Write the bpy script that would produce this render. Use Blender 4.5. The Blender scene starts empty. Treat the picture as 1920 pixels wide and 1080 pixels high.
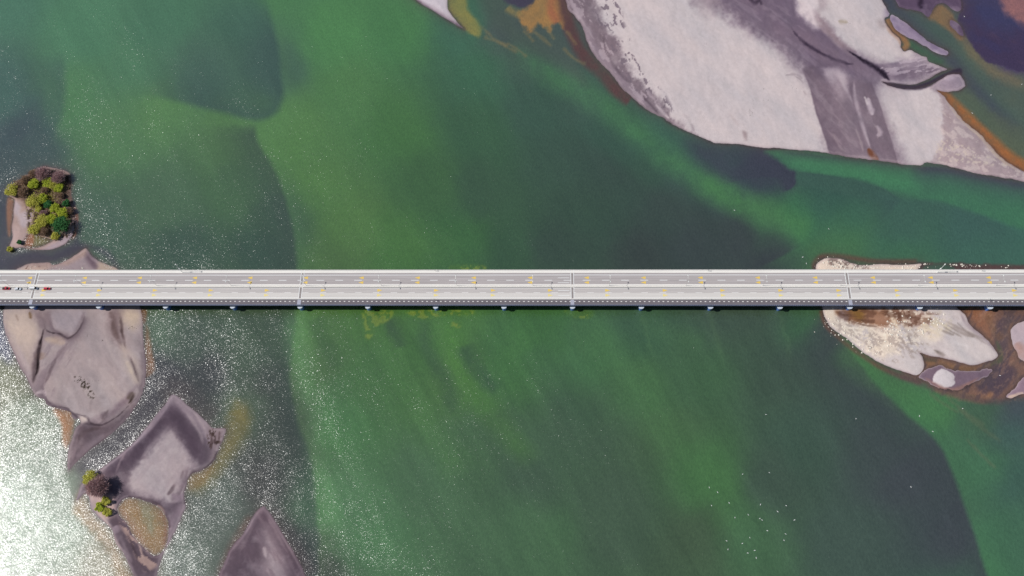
import bpy, bmesh, math, random
import numpy as np
from mathutils import Matrix, Vector
R = math.radians
random.seed(7)
S = bpy.context.scene
COL = S.collection

# ------------------------------------------------------------------ camera
F = 1680.0                      # focal length in pixels of the 1920 wide photograph
CX, CY = 960.0, 540.0
NAD = (48.0, 740.0)             # where straight down lies, from the picture centre
DEPTH = 640.0                   # metres to the middle of the bridge deck
ZD = 8.5                        # height of the road deck over the river
zc = np.array([NAD[0], NAD[1], F]); zc = -zc / np.linalg.norm(zc)
xc = np.array([F * F / NAD[0], 0.0, -F]); xc /= np.linalg.norm(xc)
yc = np.cross(zc, xc)
M = np.stack([xc, yc, zc])      # camera (right, down, forward) -> world
CAMP = np.array([0, 0, ZD]) - M @ np.array([0, 0, DEPTH])
cam = bpy.data.cameras.new('camera')
cam_o = bpy.data.objects.new('camera', cam); COL.objects.link(cam_o)
r_, u_, b_ = M @ np.array([1, 0, 0]), M @ np.array([0, -1, 0]), M @ np.array([0, 0, -1])
cam_o.matrix_world = Matrix(((r_[0], u_[0], b_[0], CAMP[0]), (r_[1], u_[1], b_[1], CAMP[1]), (r_[2], u_[2], b_[2], CAMP[2]), (0, 0, 0, 1)))
cam.sensor_width = 36.0; cam.lens = F / 1920 * 36
cam.clip_start = 5; cam.clip_end = 40000
S.camera = cam_o

# ------------------------------------------------------------------ light
SUN_EL, SUN_AZ = 43.2, 1.2       # degrees above the horizon; degrees south of the bridge axis, from the left
sd_ = Vector((-math.cos(R(SUN_EL)) * math.cos(R(SUN_AZ)), -math.cos(R(SUN_EL)) * math.sin(R(SUN_AZ)), math.sin(R(SUN_EL))))
sun = bpy.data.lights.new('sun', 'SUN'); sun.energy = 4.0; sun.angle = R(0.53); sun.color = (1.0, 0.98, 0.955)
sun_o = bpy.data.objects.new('sun', sun); COL.objects.link(sun_o)
sun_o.rotation_euler = sd_.to_track_quat('Z', 'Y').to_euler()
sun_o.location = (0, 0, 300)
W = bpy.data.worlds.new("World"); S.world = W; W.use_nodes = True
nt = W.node_tree; nt.nodes.clear()
sky = nt.nodes.new('ShaderNodeTexSky'); sky.sky_type = 'NISHITA'; sky.sun_disc = False
sky.sun_elevation = R(SUN_EL); sky.sun_rotation = math.atan2(sd_.x, sd_.y)
bg = nt.nodes.new('ShaderNodeBackground'); bg.inputs[1].default_value = 0.06
ow = nt.nodes.new('ShaderNodeOutputWorld')
nt.links.new(sky.outputs[0], bg.inputs[0]); nt.links.new(bg.outputs[0], ow.inputs[0])
S.view_settings.view_transform = 'Standard'; S.view_settings.look = 'None'
S.view_settings.exposure = 0.0; S.view_settings.gamma = 1.0; S.view_settings.use_curve_mapping = False
S.cycles.max_bounces = 5; S.cycles.transparent_max_bounces = 6
S.cycles.sample_clamp_direct = 6.0; S.cycles.sample_clamp_indirect = 2.0
KL = np.array([1.10, 1.075, 1.09])   # brightness of a white sheet in this light

# ------------------------------------------------------------------ survey helpers
def G(px, py, z=0.0):
    """world point at height z seen at pixel px, py of the photograph"""
    d = M @ np.array([px - CX, py - CY, F])
    t = (z - CAMP[2]) / d[2]
    p = CAMP + d * t
    return float(p[0]), float(p[1])
def proj(X, Y, Z=0.0):
    dx, dy, dz = X - CAMP[0], Y - CAMP[1], Z - CAMP[2]
    c = [M[0, k] * dx + M[1, k] * dy + M[2, k] * dz for k in range(3)]
    return CX + F * c[0] / c[2], CY + F * c[1] / c[2]
def lin(c):
    c = np.asarray(c, dtype=np.float64) / 255.0
    return np.where(c <= 0.04045, c / 12.92, ((np.maximum(c, 0) + 0.055) / 1.055) ** 2.4)
def alb(*c):
    """surface colour that looks like the given display colour in full sun"""
    v = lin(np.array(c)) / KL
    return (min(float(v[0]), .85), min(float(v[1]), .85), min(float(v[2]), .85))

# ------------------------------------------------------------------ materials
MATS = {}
def mat(name, col, rough=0.6, metal=0.0, var=0.0, scale=1.0, bump=0.0, bscale=3.0, stretch=None, spec=0.4):
    if name in MATS: return MATS[name]
    m = bpy.data.materials.new(name); m.use_nodes = True
    t = m.node_tree; b = t.nodes['Principled BSDF']
    b.inputs['Roughness'].default_value = rough; b.inputs['Metallic'].default_value = metal
    b.inputs['Specular IOR Level'].default_value = spec
    tc = t.nodes.new('ShaderNodeTexCoord'); mp = t.nodes.new('ShaderNodeMapping')
    t.links.new(tc.outputs['Object'], mp.inputs[0])
    if stretch: mp.inputs['Scale'].default_value = stretch
    if var > 0:
        n = t.nodes.new('ShaderNodeTexNoise'); n.inputs['Scale'].default_value = scale; n.inputs['Detail'].default_value = 6; n.inputs['Roughness'].default_value = .65
        t.links.new(mp.outputs[0], n.inputs['Vector'])
        rp = t.nodes.new('ShaderNodeValToRGB')
        rp.color_ramp.elements[0].position = .3; rp.color_ramp.elements[1].position = .7
        rp.color_ramp.elements[0].color = tuple(c * (1 - var) for c in col) + (1,)
        rp.color_ramp.elements[1].color = tuple(min(.9, c * (1 + var)) for c in col) + (1,)
        t.links.new(n.outputs[0], rp.inputs[0]); t.links.new(rp.outputs[0], b.inputs['Base Color'])
    else:
        b.inputs['Base Color'].default_value = tuple(col) + (1,)
    if bump > 0:
        n2 = t.nodes.new('ShaderNodeTexNoise'); n2.inputs['Scale'].default_value = bscale; n2.inputs['Detail'].default_value = 5
        t.links.new(tc.outputs['Object'], n2.inputs['Vector'])
        bp = t.nodes.new('ShaderNodeBump'); bp.inputs['Strength'].default_value = 1; bp.inputs['Distance'].default_value = bump
        t.links.new(n2.outputs[0], bp.inputs['Height']); t.links.new(bp.outputs[0], b.inputs['Normal'])
    MATS[name] = m
    return m

def leaf_mat(name, c1, c2, trans=0.25):
    m = bpy.data.materials.new(name); m.use_nodes = True
    t = m.node_tree; b = t.nodes['Principled BSDF']; out = t.nodes['Material Output']
    b.inputs['Roughness'].default_value = .6; b.inputs['Specular IOR Level'].default_value = .15
    g = t.nodes.new('ShaderNodeNewGeometry'); rp = t.nodes.new('ShaderNodeValToRGB')
    rp.color_ramp.elements[0].color = tuple(c1) + (1,); rp.color_ramp.elements[1].color = tuple(c2) + (1,)
    t.links.new(g.outputs['Random Per Island'], rp.inputs[0]); t.links.new(rp.outputs[0], b.inputs['Base Color'])
    tr = t.nodes.new('ShaderNodeBsdfTranslucent'); mx = t.nodes.new('ShaderNodeMixShader'); mx.inputs[0].default_value = trans
    t.links.new(rp.outputs[0], tr.inputs[0]); t.links.new(b.outputs[0], mx.inputs[1]); t.links.new(tr.outputs[0], mx.inputs[2])
    t.links.new(mx.outputs[0], out.inputs[0])
    return m

# ------------------------------------------------------------------ mesh helpers
def link(o, parent=None):
    COL.objects.link(o)
    if parent is not None: o.parent = parent
    return o
def tag(o, label=None, cat=None, group=None, kind=None):
    if label: o['label'] = label
    if cat: o['category'] = cat
    if group: o['group'] = group
    if kind: o['kind'] = kind
    return o
def empty(name, loc, rz=0.0):
    o = bpy.data.objects.new(name, None); o.location = loc; o.rotation_euler = (0, 0, rz)
    return link(o)
class MB:
    def __init__(s): s.v = []; s.f = []
    def add(s, v, f):
        k = len(s.v); s.v += [tuple(p) for p in v]; s.f += [tuple(i + k for i in q) for q in f]; return s
    def box(s, x0, x1, y0, y1, z0, z1):
        return s.add([(x0, y0, z0), (x1, y0, z0), (x1, y1, z0), (x0, y1, z0), (x0, y0, z1), (x1, y0, z1), (x1, y1, z1), (x0, y1, z1)],
                     [(0, 3, 2, 1), (4, 5, 6, 7), (0, 1, 5, 4), (1, 2, 6, 5), (2, 3, 7, 6), (3, 0, 4, 7)])
    def quad(s, x0, x1, y0, y1, z):
        return s.add([(x0, y0, z), (x1, y0, z), (x1, y1, z), (x0, y1, z)], [(0, 1, 2, 3)])
    def loft(s, rings, cap=True):
        n = len(rings[0]); v = [p for r in rings for p in r]; f = []
        for a in range(len(rings) - 1):
            for i in range(n):
                j = (i + 1) % n; f.append((a * n + i, a * n + j, (a + 1) * n + j, (a + 1) * n + i))
        if cap: f.append(tuple(range(n))[::-1]); f.append(tuple((len(rings) - 1) * n + i for i in range(n)))
        return s.add(v, f)
    def tube(s, a, b, r0, r1=None, n=8):
        a, b = Vector(a), Vector(b); r1 = r0 if r1 is None else r1
        q = (b - a).to_track_quat('Z', 'Y')
        ring = lambda c, r: [tuple(c + q @ Vector((r * math.cos(2 * math.pi * i / n), r * math.sin(2 * math.pi * i / n), 0))) for i in range(n)]
        return s.loft([ring(a, r0), ring(b, r1)])
    def build(s, name, m, parent=None, smooth=False, bevel=0.0):
        me = bpy.data.meshes.new(name); me.from_pydata(s.v, [], s.f); me.update()
        if bevel > 0:
            bm = bmesh.new(); bm.from_mesh(me)
            bmesh.ops.bevel(bm, geom=bm.edges[:], offset=bevel, segments=2, affect='EDGES', profile=.6)
            bm.to_mesh(me); bm.free()
        me.materials.append(m)
        if smooth: me.polygons.foreach_set('use_smooth', [True] * len(me.polygons))
        return link(bpy.data.objects.new(name, me), parent)
def copy_tree(o, parent=None):
    c = o.copy(); COL.objects.link(c); c.parent = parent
    for ch in list(o.children): copy_tree(ch, c)
    return c

# ------------------------------------------------------------------ the survey grid of the river
rng = np.random.RandomState(11)
STEP = 0.70
cor = [G(x, y) for x, y in ((-30, -30), (1950, -30), (1950, 1110), (-30, 1110))]
x0, x1 = min(c[0] for c in cor), max(c[0] for c in cor)
y0, y1 = min(c[1] for c in cor), max(c[1] for c in cor)
def axis(a, b):
    core = np.arange(a, b + STEP, STEP)
    g = np.cumsum(STEP * 1.28 ** np.arange(1, 38))
    return np.concatenate([(a - g)[::-1], core, core[-1] + g])
AX, AY = axis(x0, x1), axis(y0, y1)
GX, GY = np.meshgrid(AX, AY)
CXG = np.clip(GX, x0 - 60, x1 + 60); CYG = np.clip(GY, y0 - 60, y1 + 60)
PX, PY = proj(CXG, CYG)
PX = PX.astype(np.float32); PY = PY.astype(np.float32)
NY, NX = PX.shape

def vnoise(x, y, seed):
    r = np.random.RandomState(seed); N = 256; tab = r.rand(N, N).astype(np.float32)
    xi = np.floor(x).astype(np.int32); yi = np.floor(y).astype(np.int32); fx = (x - xi).astype(np.float32); fy = (y - yi).astype(np.float32)
    fx = fx * fx * (3 - 2 * fx); fy = fy * fy * (3 - 2 * fy)
    a = tab[yi % N, xi % N]; b = tab[yi % N, (xi + 1) % N]; c = tab[(yi + 1) % N, xi % N]; d = tab[(yi + 1) % N, (xi + 1) % N]
    return (a + (b - a) * fx) * (1 - fy) + (c + (d - c) * fx) * fy
def fbm(scale, seed, ang=0.0, ratio=1.0, octaves=4, gain=.55, x=None, y=None):
    """noise about 0, roughly -1..1; features 'scale' pixels long, 'ratio' times longer along the direction ang (degrees, down positive)"""
    x = PX if x is None else x; y = PY if y is None else y
    c, s = math.cos(R(ang)), math.sin(R(ang))
    u = (x * c + y * s) / (scale * ratio); v = (-x * s + y * c) / scale
    t = 0; a = 1; tot = 0
    for k in range(octaves):
        t = t + a * (vnoise(u + 37.3 * k, v + 11.7 * k, seed + k) - .5) * 2; tot += a; a *= gain; u = u * 2.03; v = v * 2.03
    return (t / tot * 1.6).astype(np.float32)
NF = fbm(9, 1); NM = fbm(28, 5); NL = fbm(90, 9); NS = fbm(4, 13, octaves=3)

def smooth(a, b, x):
    t = np.clip((x - a) / (b - a), 0, 1); return t * t * (3 - 2 * t)
def catmull(p, closed=True, k=4):
    p = np.array(p, float); n = len(p); out = []
    for i in range(n if closed else n - 1):
        g = lambda j: p[j % n] if closed else p[min(max(j, 0), n - 1)]
        a, b, c, d = g(i - 1), g(i), g(i + 1), g(i + 2)
        for t in np.arange(k) / k:
            out.append(.5 * ((2 * b) + (c - a) * t + (2 * a - 5 * b + 4 * c - d) * t * t + (3 * b - a - 3 * c + d) * t ** 3))
    if not closed: out.append(p[-1])
    return np.array(out)
def win(pts, m):
    a, b = pts.min(0) - m, pts.max(0) + m
    k = (PX > a[0]) & (PX < b[0]) & (PY > a[1]) & (PY < b[1])
    rows = np.where(k.any(1))[0]; cols = np.where(k.any(0))[0]
    if len(rows) == 0: return None
    return (slice(rows[0], rows[-1] + 1), slice(cols[0], cols[-1] + 1))
def sdf(pts, m=30, sm=True, warp=0.0, wn=None):
    """signed distance in pixels to a closed outline, positive inside"""
    q = catmull(pts) if sm else np.array(pts, float)
    w = win(q, m)
    if w is None: return None, None
    x, y = PX[w], PY[w]
    if warp:
        wn_ = NF if wn is None else wn
        x = x + warp * wn_[w]; y = y + warp * (fbm(12, 77, x=PX[w], y=PY[w], octaves=3))
    d2 = np.full(x.shape, 1e9, np.float32); ins = np.zeros(x.shape, bool)
    for i in range(len(q)):
        ax, ay = q[i]; bx, by = q[(i + 1) % len(q)]
        ex, ey = bx - ax, by - ay; L = ex * ex + ey * ey + 1e-9
        t = np.clip(((x - ax) * ex + (y - ay) * ey) / L, 0, 1)
        d2 = np.minimum(d2, (x - ax - t * ex) ** 2 + (y - ay - t * ey) ** 2)
        if ay != by:
            c = ((ay > y) != (by > y)) & (x < (bx - ax) * (y - ay) / (by - ay) + ax)
            ins ^= c
    d = np.sqrt(d2)
    return w, np.where(ins, d, -d)
def pdist(pts, m=60, warp=0.0, sm=True):
    """distance to an open line, signed (positive on its right, going along it), and 0..1 along it"""
    q = catmull(pts, closed=False) if sm else np.array(pts, float)
    w = win(q, m)
    if w is None: return None, None, None, None
    x, y = PX[w], PY[w]
    if warp: x = x + warp * NM[w]; y = y + warp * NL[w]
    d2 = np.full(x.shape, 1e9, np.float32); sg = np.ones(x.shape, np.float32); tt = np.zeros(x.shape, np.float32)
    n = len(q) - 1
    for i in range(n):
        ax, ay = q[i]; bx, by = q[i + 1]; ex, ey = bx - ax, by - ay; L = ex * ex + ey * ey + 1e-9
        t0 = ((x - ax) * ex + (y - ay) * ey) / L; t = np.clip(t0, 0, 1)
        d = (x - ax - t * ex) ** 2 + (y - ay - t * ey) ** 2
        k = d < d2
        d2 = np.where(k, d, d2); sg = np.where(k, np.sign(ex * (y - ay) - ey * (x - ax)), sg); tt = np.where(k, (i + t) / n, tt)
    d = np.sqrt(d2)
    return w, d, d * sg, tt
class Layer:
    def __init__(s, c=(0, 0, 0)): s.C = np.empty((NY, NX, 3), np.float32); s.C[:] = c
    soften = 1.0; uneven = 0.0; thin = False
    def un(s, w): return np.clip(1 + s.uneven * (NM[w] * .6 + NF[w] * .4), .25, 1.25)
    def mix(s, w, m, c):
        if w is None: return
        m = np.clip(m, 0, 1)[..., None]; s.C[w] += (np.array(c, np.float32) - s.C[w]) * m
    def poly(s, pts, c, soft=4, a=1.0, warp=0.0, sm=True, shift=0.0, wn=None, grain=0.0):
        w, d = sdf(pts, 20 + soft * 2, sm, warp, wn)
        if w is None: return
        if grain: d = d + grain * NS[w]
        s.mix(w, a * (1 - (1 - s.un(w)) * .5) * smooth(-soft * s.soften, soft * s.soften, d + shift), c)
    def stroke(s, pts, c, width=6, soft=None, a=1.0, warp=0.0, taper=.15, grain=0.0):
        soft = width if soft is None else soft
        w, d, _, t = pdist(pts, width + soft + 20, warp)
        if w is None: return
        if grain: d = d + grain * NF[w]
        tp = smooth(0, taper, t) * smooth(0, taper, 1 - t) if taper > 0 else 1
        k = (.4 + .6 * smooth(0, .4, t) * smooth(0, .4, 1 - t)) if (s.thin and taper > .1) else 1
        s.mix(w, a * s.un(w) * (1 - smooth(width * k - soft * k, width * k + soft * k * s.soften, d)) * tp, c)
    def edge(s, pts, cr=None, cl=None, Lr=60, Ll=60, ar=1.0, al=1.0, w_=2.0, warp=0.0, taper=.2):
        """a bedform edge: colour cr fading away over Lr pixels to the right of the line, cl over Ll to its left"""
        m = 2.6 * max(Lr if cr is not None else 0, Ll if cl is not None else 0)
        w, d, sg, t = pdist(pts, m, warp)
        if w is None: return
        tp = smooth(0, taper, t) * smooth(0, taper, 1 - t)
        for c, L, a, k in ((cr, Lr, ar, 1), (cl, Ll, al, -1)):
            if c is None: continue
            s.mix(w, a * tp * np.exp(-(np.maximum(k * sg, 0) / L) ** 1.3) * smooth(-w_, w_, k * sg), c)
    def dots(s, pts, scale, thr, c, a=1.0, seed=50, soft=10, ang=0, ratio=1.0, sharp=.12):
        """scattered patches inside an outline"""
        w, d = sdf(pts, 20)
        if w is None: return
        n = fbm(scale, seed, ang, ratio, 3, x=PX[w], y=PY[w])
        s.mix(w, a * smooth(thr, thr + sharp, n) * smooth(-soft, soft, d), c)

# ================================================================== THE WATER'S COLOUR
WATER_PTS = [
 (0,0,72,118,100),(150,60,74,124,96),(300,40,70,116,92),(450,40,67,106,90),(505,120,66,96,88),(380,140,70,103,90),(250,120,74,120,92),
 (130,190,76,124,84),(0,190,66,100,95),(30,250,62,78,88),(60,285,64,84,88),(0,330,62,78,84),(200,260,78,120,82),(300,215,82,126,80),
 (420,250,79,119,76),(450,350,70,106,74),(300,380,72,104,80),(200,420,66,94,80),(350,470,58,84,72),(500,480,55,82,70),(535,400,60,88,72),
 (520,-20,72,122,80),(620,60,74,128,78),(650,180,76,122,74),(560,250,80,124,72),(520,235,82,126,76),(600,350,78,120,68),(650,430,78,116,66),
 (620,490,74,108,64),(750,60,70,122,76),(750,250,67,112,64),(800,350,61,98,62),(750,470,66,110,58),(860,450,58,100,60),(900,140,60,102,80),
 (860,60,62,104,86),(900,250,57,93,68),(900,350,57,86,66),(950,470,55,86,64),(1000,200,58,87,76),(1050,300,57,82,72),(1100,400,54,77,67),(1050,470,55,75,66),
 (1150,240,57,86,76),(1200,330,57,84,73),(1250,400,58,75,72),(1300,460,58,68,72),(1450,490,58,62,72),(1400,440,60,66,74),(1200,480,56,66,66),
 (960,60,72,84,86),(1050,110,70,82,88),(1120,160,66,92,86),(1230,250,60,96,86),(1330,300,60,84,86),(1420,330,58,72,84),
 (1500,400,60,112,82),(1600,400,60,104,86),(1700,430,62,98,90),(1850,420,62,98,96),(1600,450,68,114,80),(1700,470,62,110,86),(1850,480,62,102,94),(1550,480,66,108,76),
 (1450,420,64,112,78),(1560,370,56,96,84),(1900,380,62,108,98),(1930,330,62,90,100),
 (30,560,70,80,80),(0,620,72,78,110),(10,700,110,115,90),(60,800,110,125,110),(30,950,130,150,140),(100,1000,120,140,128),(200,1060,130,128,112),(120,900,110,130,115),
 (300,610,80,104,88),(350,640,68,84,76),(420,600,66,86,72),(390,700,58,60,64),(300,700,58,58,66),(470,680,72,92,76),(500,600,66,86,68),(250,820,56,52,62),(180,870,52,52,60),
 (460,760,78,96,78),(560,620,80,122,68),(540,800,62,66,62),(500,720,66,70,66),(590,700,76,110,70),(640,800,72,120,74),(610,950,84,130,92),(500,900,62,60,60),(560,1050,56,54,56),
 (420,950,80,92,88),(370,1040,82,96,90),(700,700,69,110,66),(780,650,68,110,62),(850,700,72,110,64),(840,610,72,116,64),(700,610,72,114,60),(950,650,65,108,66),(1000,610,62,106,62),(1100,650,66,106,74),
 (1200,620,60,92,72),(1400,610,64,84,74),(1520,600,62,98,74),(900,850,68,100,72),(800,900,72,106,78),(1000,880,66,92,74),(1000,1000,70,104,76),(700,1000,75,118,82),
 (1150,960,66,88,74),(1100,800,64,88,72),(1200,730,66,98,72),(1300,700,63,92,72),(1240,820,68,94,72),(1330,900,68,106,72),(1300,1010,66,84,70),(1400,1010,68,100,78),
 (1450,900,63,80,76),(1450,700,62,80,74),(1600,750,62,80,78),(1650,850,64,76,80),(1700,900,65,72,82),(1600,1000,64,82,80),(1500,830,62,84,78),(1780,1000,64,74,82),(1550,680,62,78,76),
 (1620,650,68,112,72),(1750,760,67,116,80),(1850,780,68,98,80),(1900,800,64,92,92),(1900,900,62,94,88),(1880,1000,66,106,88),(1850,870,66,108,86),(1900,760,70,78,94),(1830,1080,66,110,86),
 (1700,60,64,88,92),(1760,70,68,92,88),(1800,130,74,100,94),(1860,200,72,98,94),(1900,260,88,100,88),(1830,110,96,104,84),(1900,170,104,104,84),(1870,60,68,54,104),(1910,110,72,58,108),(1900,10,130,100,110),(1700,0,60,62,90)]
WP = np.array(WATER_PTS, float)
wl = Layer(); wl.uneven = .35
st = 6
qx = (PX + 14 * NL + 6 * NM)[::st, ::st]; qy = (PY + 14 * fbm(80, 21))[::st, ::st]
num = np.zeros(qx.shape + (3,)); den = np.zeros(qx.shape)
for a in WP:
    k = 1.0 / ((qx - a[0]) ** 2 + (qy - a[1]) ** 2 + 26.0 ** 2) ** 2
    num += k[..., None] * a[2:5]; den += k
num /= den[..., None]
def up(a):
    iy = np.clip(np.arange(NY) / st, 0, a.shape[0] - 1.001); ix = np.clip(np.arange(NX) / st, 0, a.shape[1] - 1.001)
    y_, x_ = iy.astype(int), ix.astype(int); fy, fx = (iy - y_)[:, None, None], (ix - x_)[None, :, None]
    A = a[y_][:, x_]; B = a[y_][:, np.minimum(x_ + 1, a.shape[1] - 1)]; C_ = a[np.minimum(y_ + 1, a.shape[0] - 1)][:, x_]; D = a[np.minimum(y_ + 1, a.shape[0] - 1)][:, np.minimum(x_ + 1, a.shape[1] - 1)]
    return (A * (1 - fx) + B * fx) * (1 - fy) + (C_ * (1 - fx) + D * fx) * fy
wl.C[:] = up(num)
E = wl.edge; P = wl.poly; T = wl.stroke
# the dark shelf at the upper left
E([(497,-40),(505,20),(520,80),(529,140),(529,190),(510,218),(475,226),(430,216),(370,200),(300,182),(240,178)], cr=(58,84,82), Lr=80, ar=.82, cl=(82,130,76), Ll=26, al=.3, w_=9, warp=2)
E([(118,90),(122,150),(120,200),(105,240),(85,270)], cr=(60,84,88), Lr=60, ar=.55, w_=10, warp=3)
E([(480,228),(484,265),(510,310),(535,370),(550,430),(557,505),(556,600),(548,660),(545,720),(560,790),(580,850),(592,930),(598,1000),(597,1090),(590,1150)],
  cr=(56,72,68), Lr=62, ar=.7, cl=(82,128,76), Ll=26, al=.35, w_=7, warp=2, taper=.05)
T([(560,560),(560,640),(575,740),(596,840),(612,940),(618,1060)], (92,140,96), 20, 20, .45)
T([(520,240),(560,330),(640,400),(760,450),(880,490)], (80,126,68), 34, 34, .3)
T([(760,80),(860,210),(1000,330),(1150,430)], (58,88,66), 40, 40, .2)
# submerged bars and streaks south of the bridge
for pts, c, wd, a in (([(840,585),(850,640),(865,700),(930,790),(1010,880)], (76,128,58), 20, .5), ([(700,585),(740,680),(800,800),(880,900)], (74,120,66), 26, .35),
      ([(790,590),(800,650),(840,720),(850,780)], (60,88,66), 12, .5), ([(870,640),(890,690),(940,740)], (56,84,66), 14, .55), ([(730,590),(742,625),(752,650)], (58,84,62), 10, .6),
      ([(590,590),(610,640),(640,700)], (60,92,60), 14, .4), ([(1000,585),(970,640),(950,700),(1000,770)], (68,116,64), 22, .35), ([(1080,590),(1120,640),(1200,720),(1240,800),(1330,900),(1400,1020)], (70,112,72), 34, .4),
      ([(1120,800),(1180,880),(1200,990),(1180,1080)], (64,80,74), 50, .3), ([(930,760),(960,860),(1060,960)], (62,82,70), 28, .3), ([(1000,640),(1060,740),(1120,800)], (60,90,70), 24, .3),
      ([(620,700),(660,820),(740,960)], (78,124,84), 30, .3), ([(1200,590),(1240,620),(1330,650)], (68,104,74), 18, .35)):
    T(pts, c, wd, wd, a, warp=5, grain=2)
# the light current past the big bar
T([(940,75),(1010,125),(1090,170),(1170,225),(1240,285),(1320,340),(1400,385),(1480,430),(1540,460)], (70,120,84), 22, 22, .7, warp=3)
T([(1290,330),(1370,372),(1450,405),(1530,435)], (74,130,80), 22, 22, .5)
E([(1060,240),(1140,290),(1220,350),(1300,395),(1400,430),(1460,445),(1506,456)], cr=(58,70,70), Lr=70, ar=.5, w_=18, warp=3)
E([(1410,508),(1450,488),(1480,472),(1507,456)], cr=(66,108,80), Lr=60, cl=(60,66,74), Ll=60, ar=.45, al=.6, w_=4, taper=.45)
P([(1290,268),(1340,270),(1430,278),(1448,290),(1470,308),(1490,322),(1494,335),(1492,349),(1460,354),(1410,345),(1370,335),(1330,318)], (62,64,84), 20, .65, warp=4)
E([(1425,262),(1450,290),(1472,309),(1490,322),(1494,336),(1486,352),(1462,362)], cr=(60,60,82), Lr=62, ar=.9, w_=2.5, warp=1, taper=.12)
P([(1434,280),(1520,286),(1600,296),(1680,308),(1760,318),(1840,335),(1930,352),(2000,366),(2000,450),(1930,432),(1860,410),(1790,388),(1700,366),(1620,345),(1560,330),(1494,321),(1470,306)], (64,118,92), 7, .85, warp=2)
E([(1494,322),(1560,330),(1620,343),(1660,356),(1692,378)], cr=(56,78,82), Lr=34, ar=.9, w_=2.5, taper=.1)
T([(1460,298),(1540,312),(1640,330),(1740,355)], (68,130,96), 10, 10, .6)
P([(1496,325),(1550,329),(1610,336),(1650,350),(1676,366),(1690,376),(1650,374),(1590,366),(1530,352),(1498,346)], (60,92,86), 5, .8, warp=1.5)
E([(1600,340),(1690,374),(1760,376),(1840,405),(1930,445)], cr=(60,92,90), Lr=50, ar=.55, w_=5)
E([(1450,281),(1600,298),(1727,313),(1800,322),(1930,345)], cr=(62,72,84), Lr=8, ar=.6, w_=3, taper=.08)
E([(1700,315),(1773,313),(1850,330),(1930,346),(2000,356)], cr=(66,66,92), Lr=24, ar=.75, w_=4, taper=.15)
# shelf at the lower right
E([(1535,585),(1580,640),(1640,716),(1690,765),(1735,805),(1770,850),(1795,910),(1815,970),(1840,1040),(1862,1110),(1880,1160)],
  cr=(63,66,80), Lr=85, ar=.75, cl=(68,122,84), Ll=48, al=.6, w_=7, warp=2, taper=.06)
T([(1560,640),(1640,700),(1720,755),(1800,790)], (72,122,74), 26, 26, .4)
for i, (a, b) in enumerate((((1770,740),(1850,800)), ((1790,760),(1880,830)), ((1810,820),(1870,880)), ((1740,735),(1800,775)))):
    T([a, ((a[0]+b[0])/2, (a[1]+b[1])/2 + 3), b], (98,108,88), 3, 3, .4, grain=2)
# yellow weed clumps by the piers
for pts, th in (([(682,582),(735,582),(730,600),(708,612),(695,634),(686,636),(684,615)], -.15), ([(770,581),(880,581),(880,592),(840,590),(800,598),(772,592)], .0), ([(848,604),(862,604),(862,614),(848,614)], -.3),
            ([(850,498),(905,498),(905,507),(850,507)], .0), ([(1060,582),(1110,582),(1105,596),(1075,594)], .0)):
    wl.poly(pts, (80,118,44), 6, .4); wl.dots(pts, 7, th, (128,146,60), .62, 61, 3, sharp=.4)
# channels at the top right
P([(1650,-60),(1680,5),(1700,35),(1740,70),(1775,105),(1800,140),(1840,190),(1880,240),(1940,290),(2010,320),(2010,200),(1930,150),(1860,125),(1800,80),(1770,20),(1700,-60)], (74,92,92), 10, .75, warp=4)
T([(1662,-20),(1700,40),(1750,85),(1790,120),(1830,170),(1880,225),(1930,260)], (68,72,92), 12, 12, .7, warp=3)
T([(1690,70),(1730,100),(1770,125)], (62,98,78), 9, 9, .9)
P([(1793,175),(1830,180),(1870,215),(1920,245),(1920,300),(1870,260),(1820,215)], (88,98,84), 12, .7, warp=4)
T([(1800,60),(1830,105),(1870,140),(1930,165)], (118,106,88), 10, 10, .7, warp=4, grain=3)
P([(1742,34),(1752,14),(1768,9),(1782,22),(1790,36),(1800,55),(1806,72),(1800,76),(1780,58),(1758,44)], (140,108,78), 5, .9, warp=2)
P([(1801,-60),(1800,20),(1796,40),(1812,68),(1826,92),(1848,115),(1880,124),(1920,136),(2010,150),(2010,-60)], (66,52,90), 3, .95, warp=1.5, grain=1)
wl.dots([(1805,20),(1830,95),(1920,125),(1990,140),(1990,0),(1860,0)], 26, -.1, (58,54,104), .45, 143, 14, 30, 2, .8)
wl.dots([(1805,20),(1830,95),(1920,125),(1990,140),(1990,0),(1860,0)], 20, .2, (80,60,92), .5, 144, 14, 30, 2, .6)
P([(1815,-60),(1830,30),(1860,60),(1900,60),(1960,20),(1960,-60)], (60,62,108), 18, .6, warp=6)
P([(1868,-60),(1880,10),(1900,35),(1930,50),(2010,50),(2010,-60)], (158,106,112), 10, .85, warp=4)
# orange and brown shallows, top centre
P([(838,-60),(840,10),(846,28),(858,44),(876,60),(896,68),(900,50),(888,30),(876,10),(870,-60)], (132,130,72), 6, .95, warp=3)
P([(896,-40),(905,20),(940,60),(980,90),(1040,120),(1100,160),(1070,90),(1040,60),(980,60),(960,20),(950,-40)], (74,90,84), 14, .6)
P([(972,22),(990,12),(1006,-5),(1040,-20),(1066,10),(1064,40),(1062,58),(1046,42),(1030,56),(1012,46),(998,58),(980,48),(968,32)], (164,122,72), 5, .9, warp=5)
T([(1030,-20),(1036,20),(1050,45)], (160,96,70), 9, 9, .7, warp=4)
P([(940,-30),(945,2),(965,10),(980,14),(1000,4),(1004,-30)], (66,60,84), 4, .95, warp=2)
T([(948,14),(965,26),(975,22)], (138,122,78), 6, 6, .8, warp=3)
T([(1050,-30),(1062,20),(1072,60),(1092,100),(1125,135),(1160,172),(1185,188)], (92,62,64), 11, 8, .9, warp=2, taper=.06)
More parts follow.
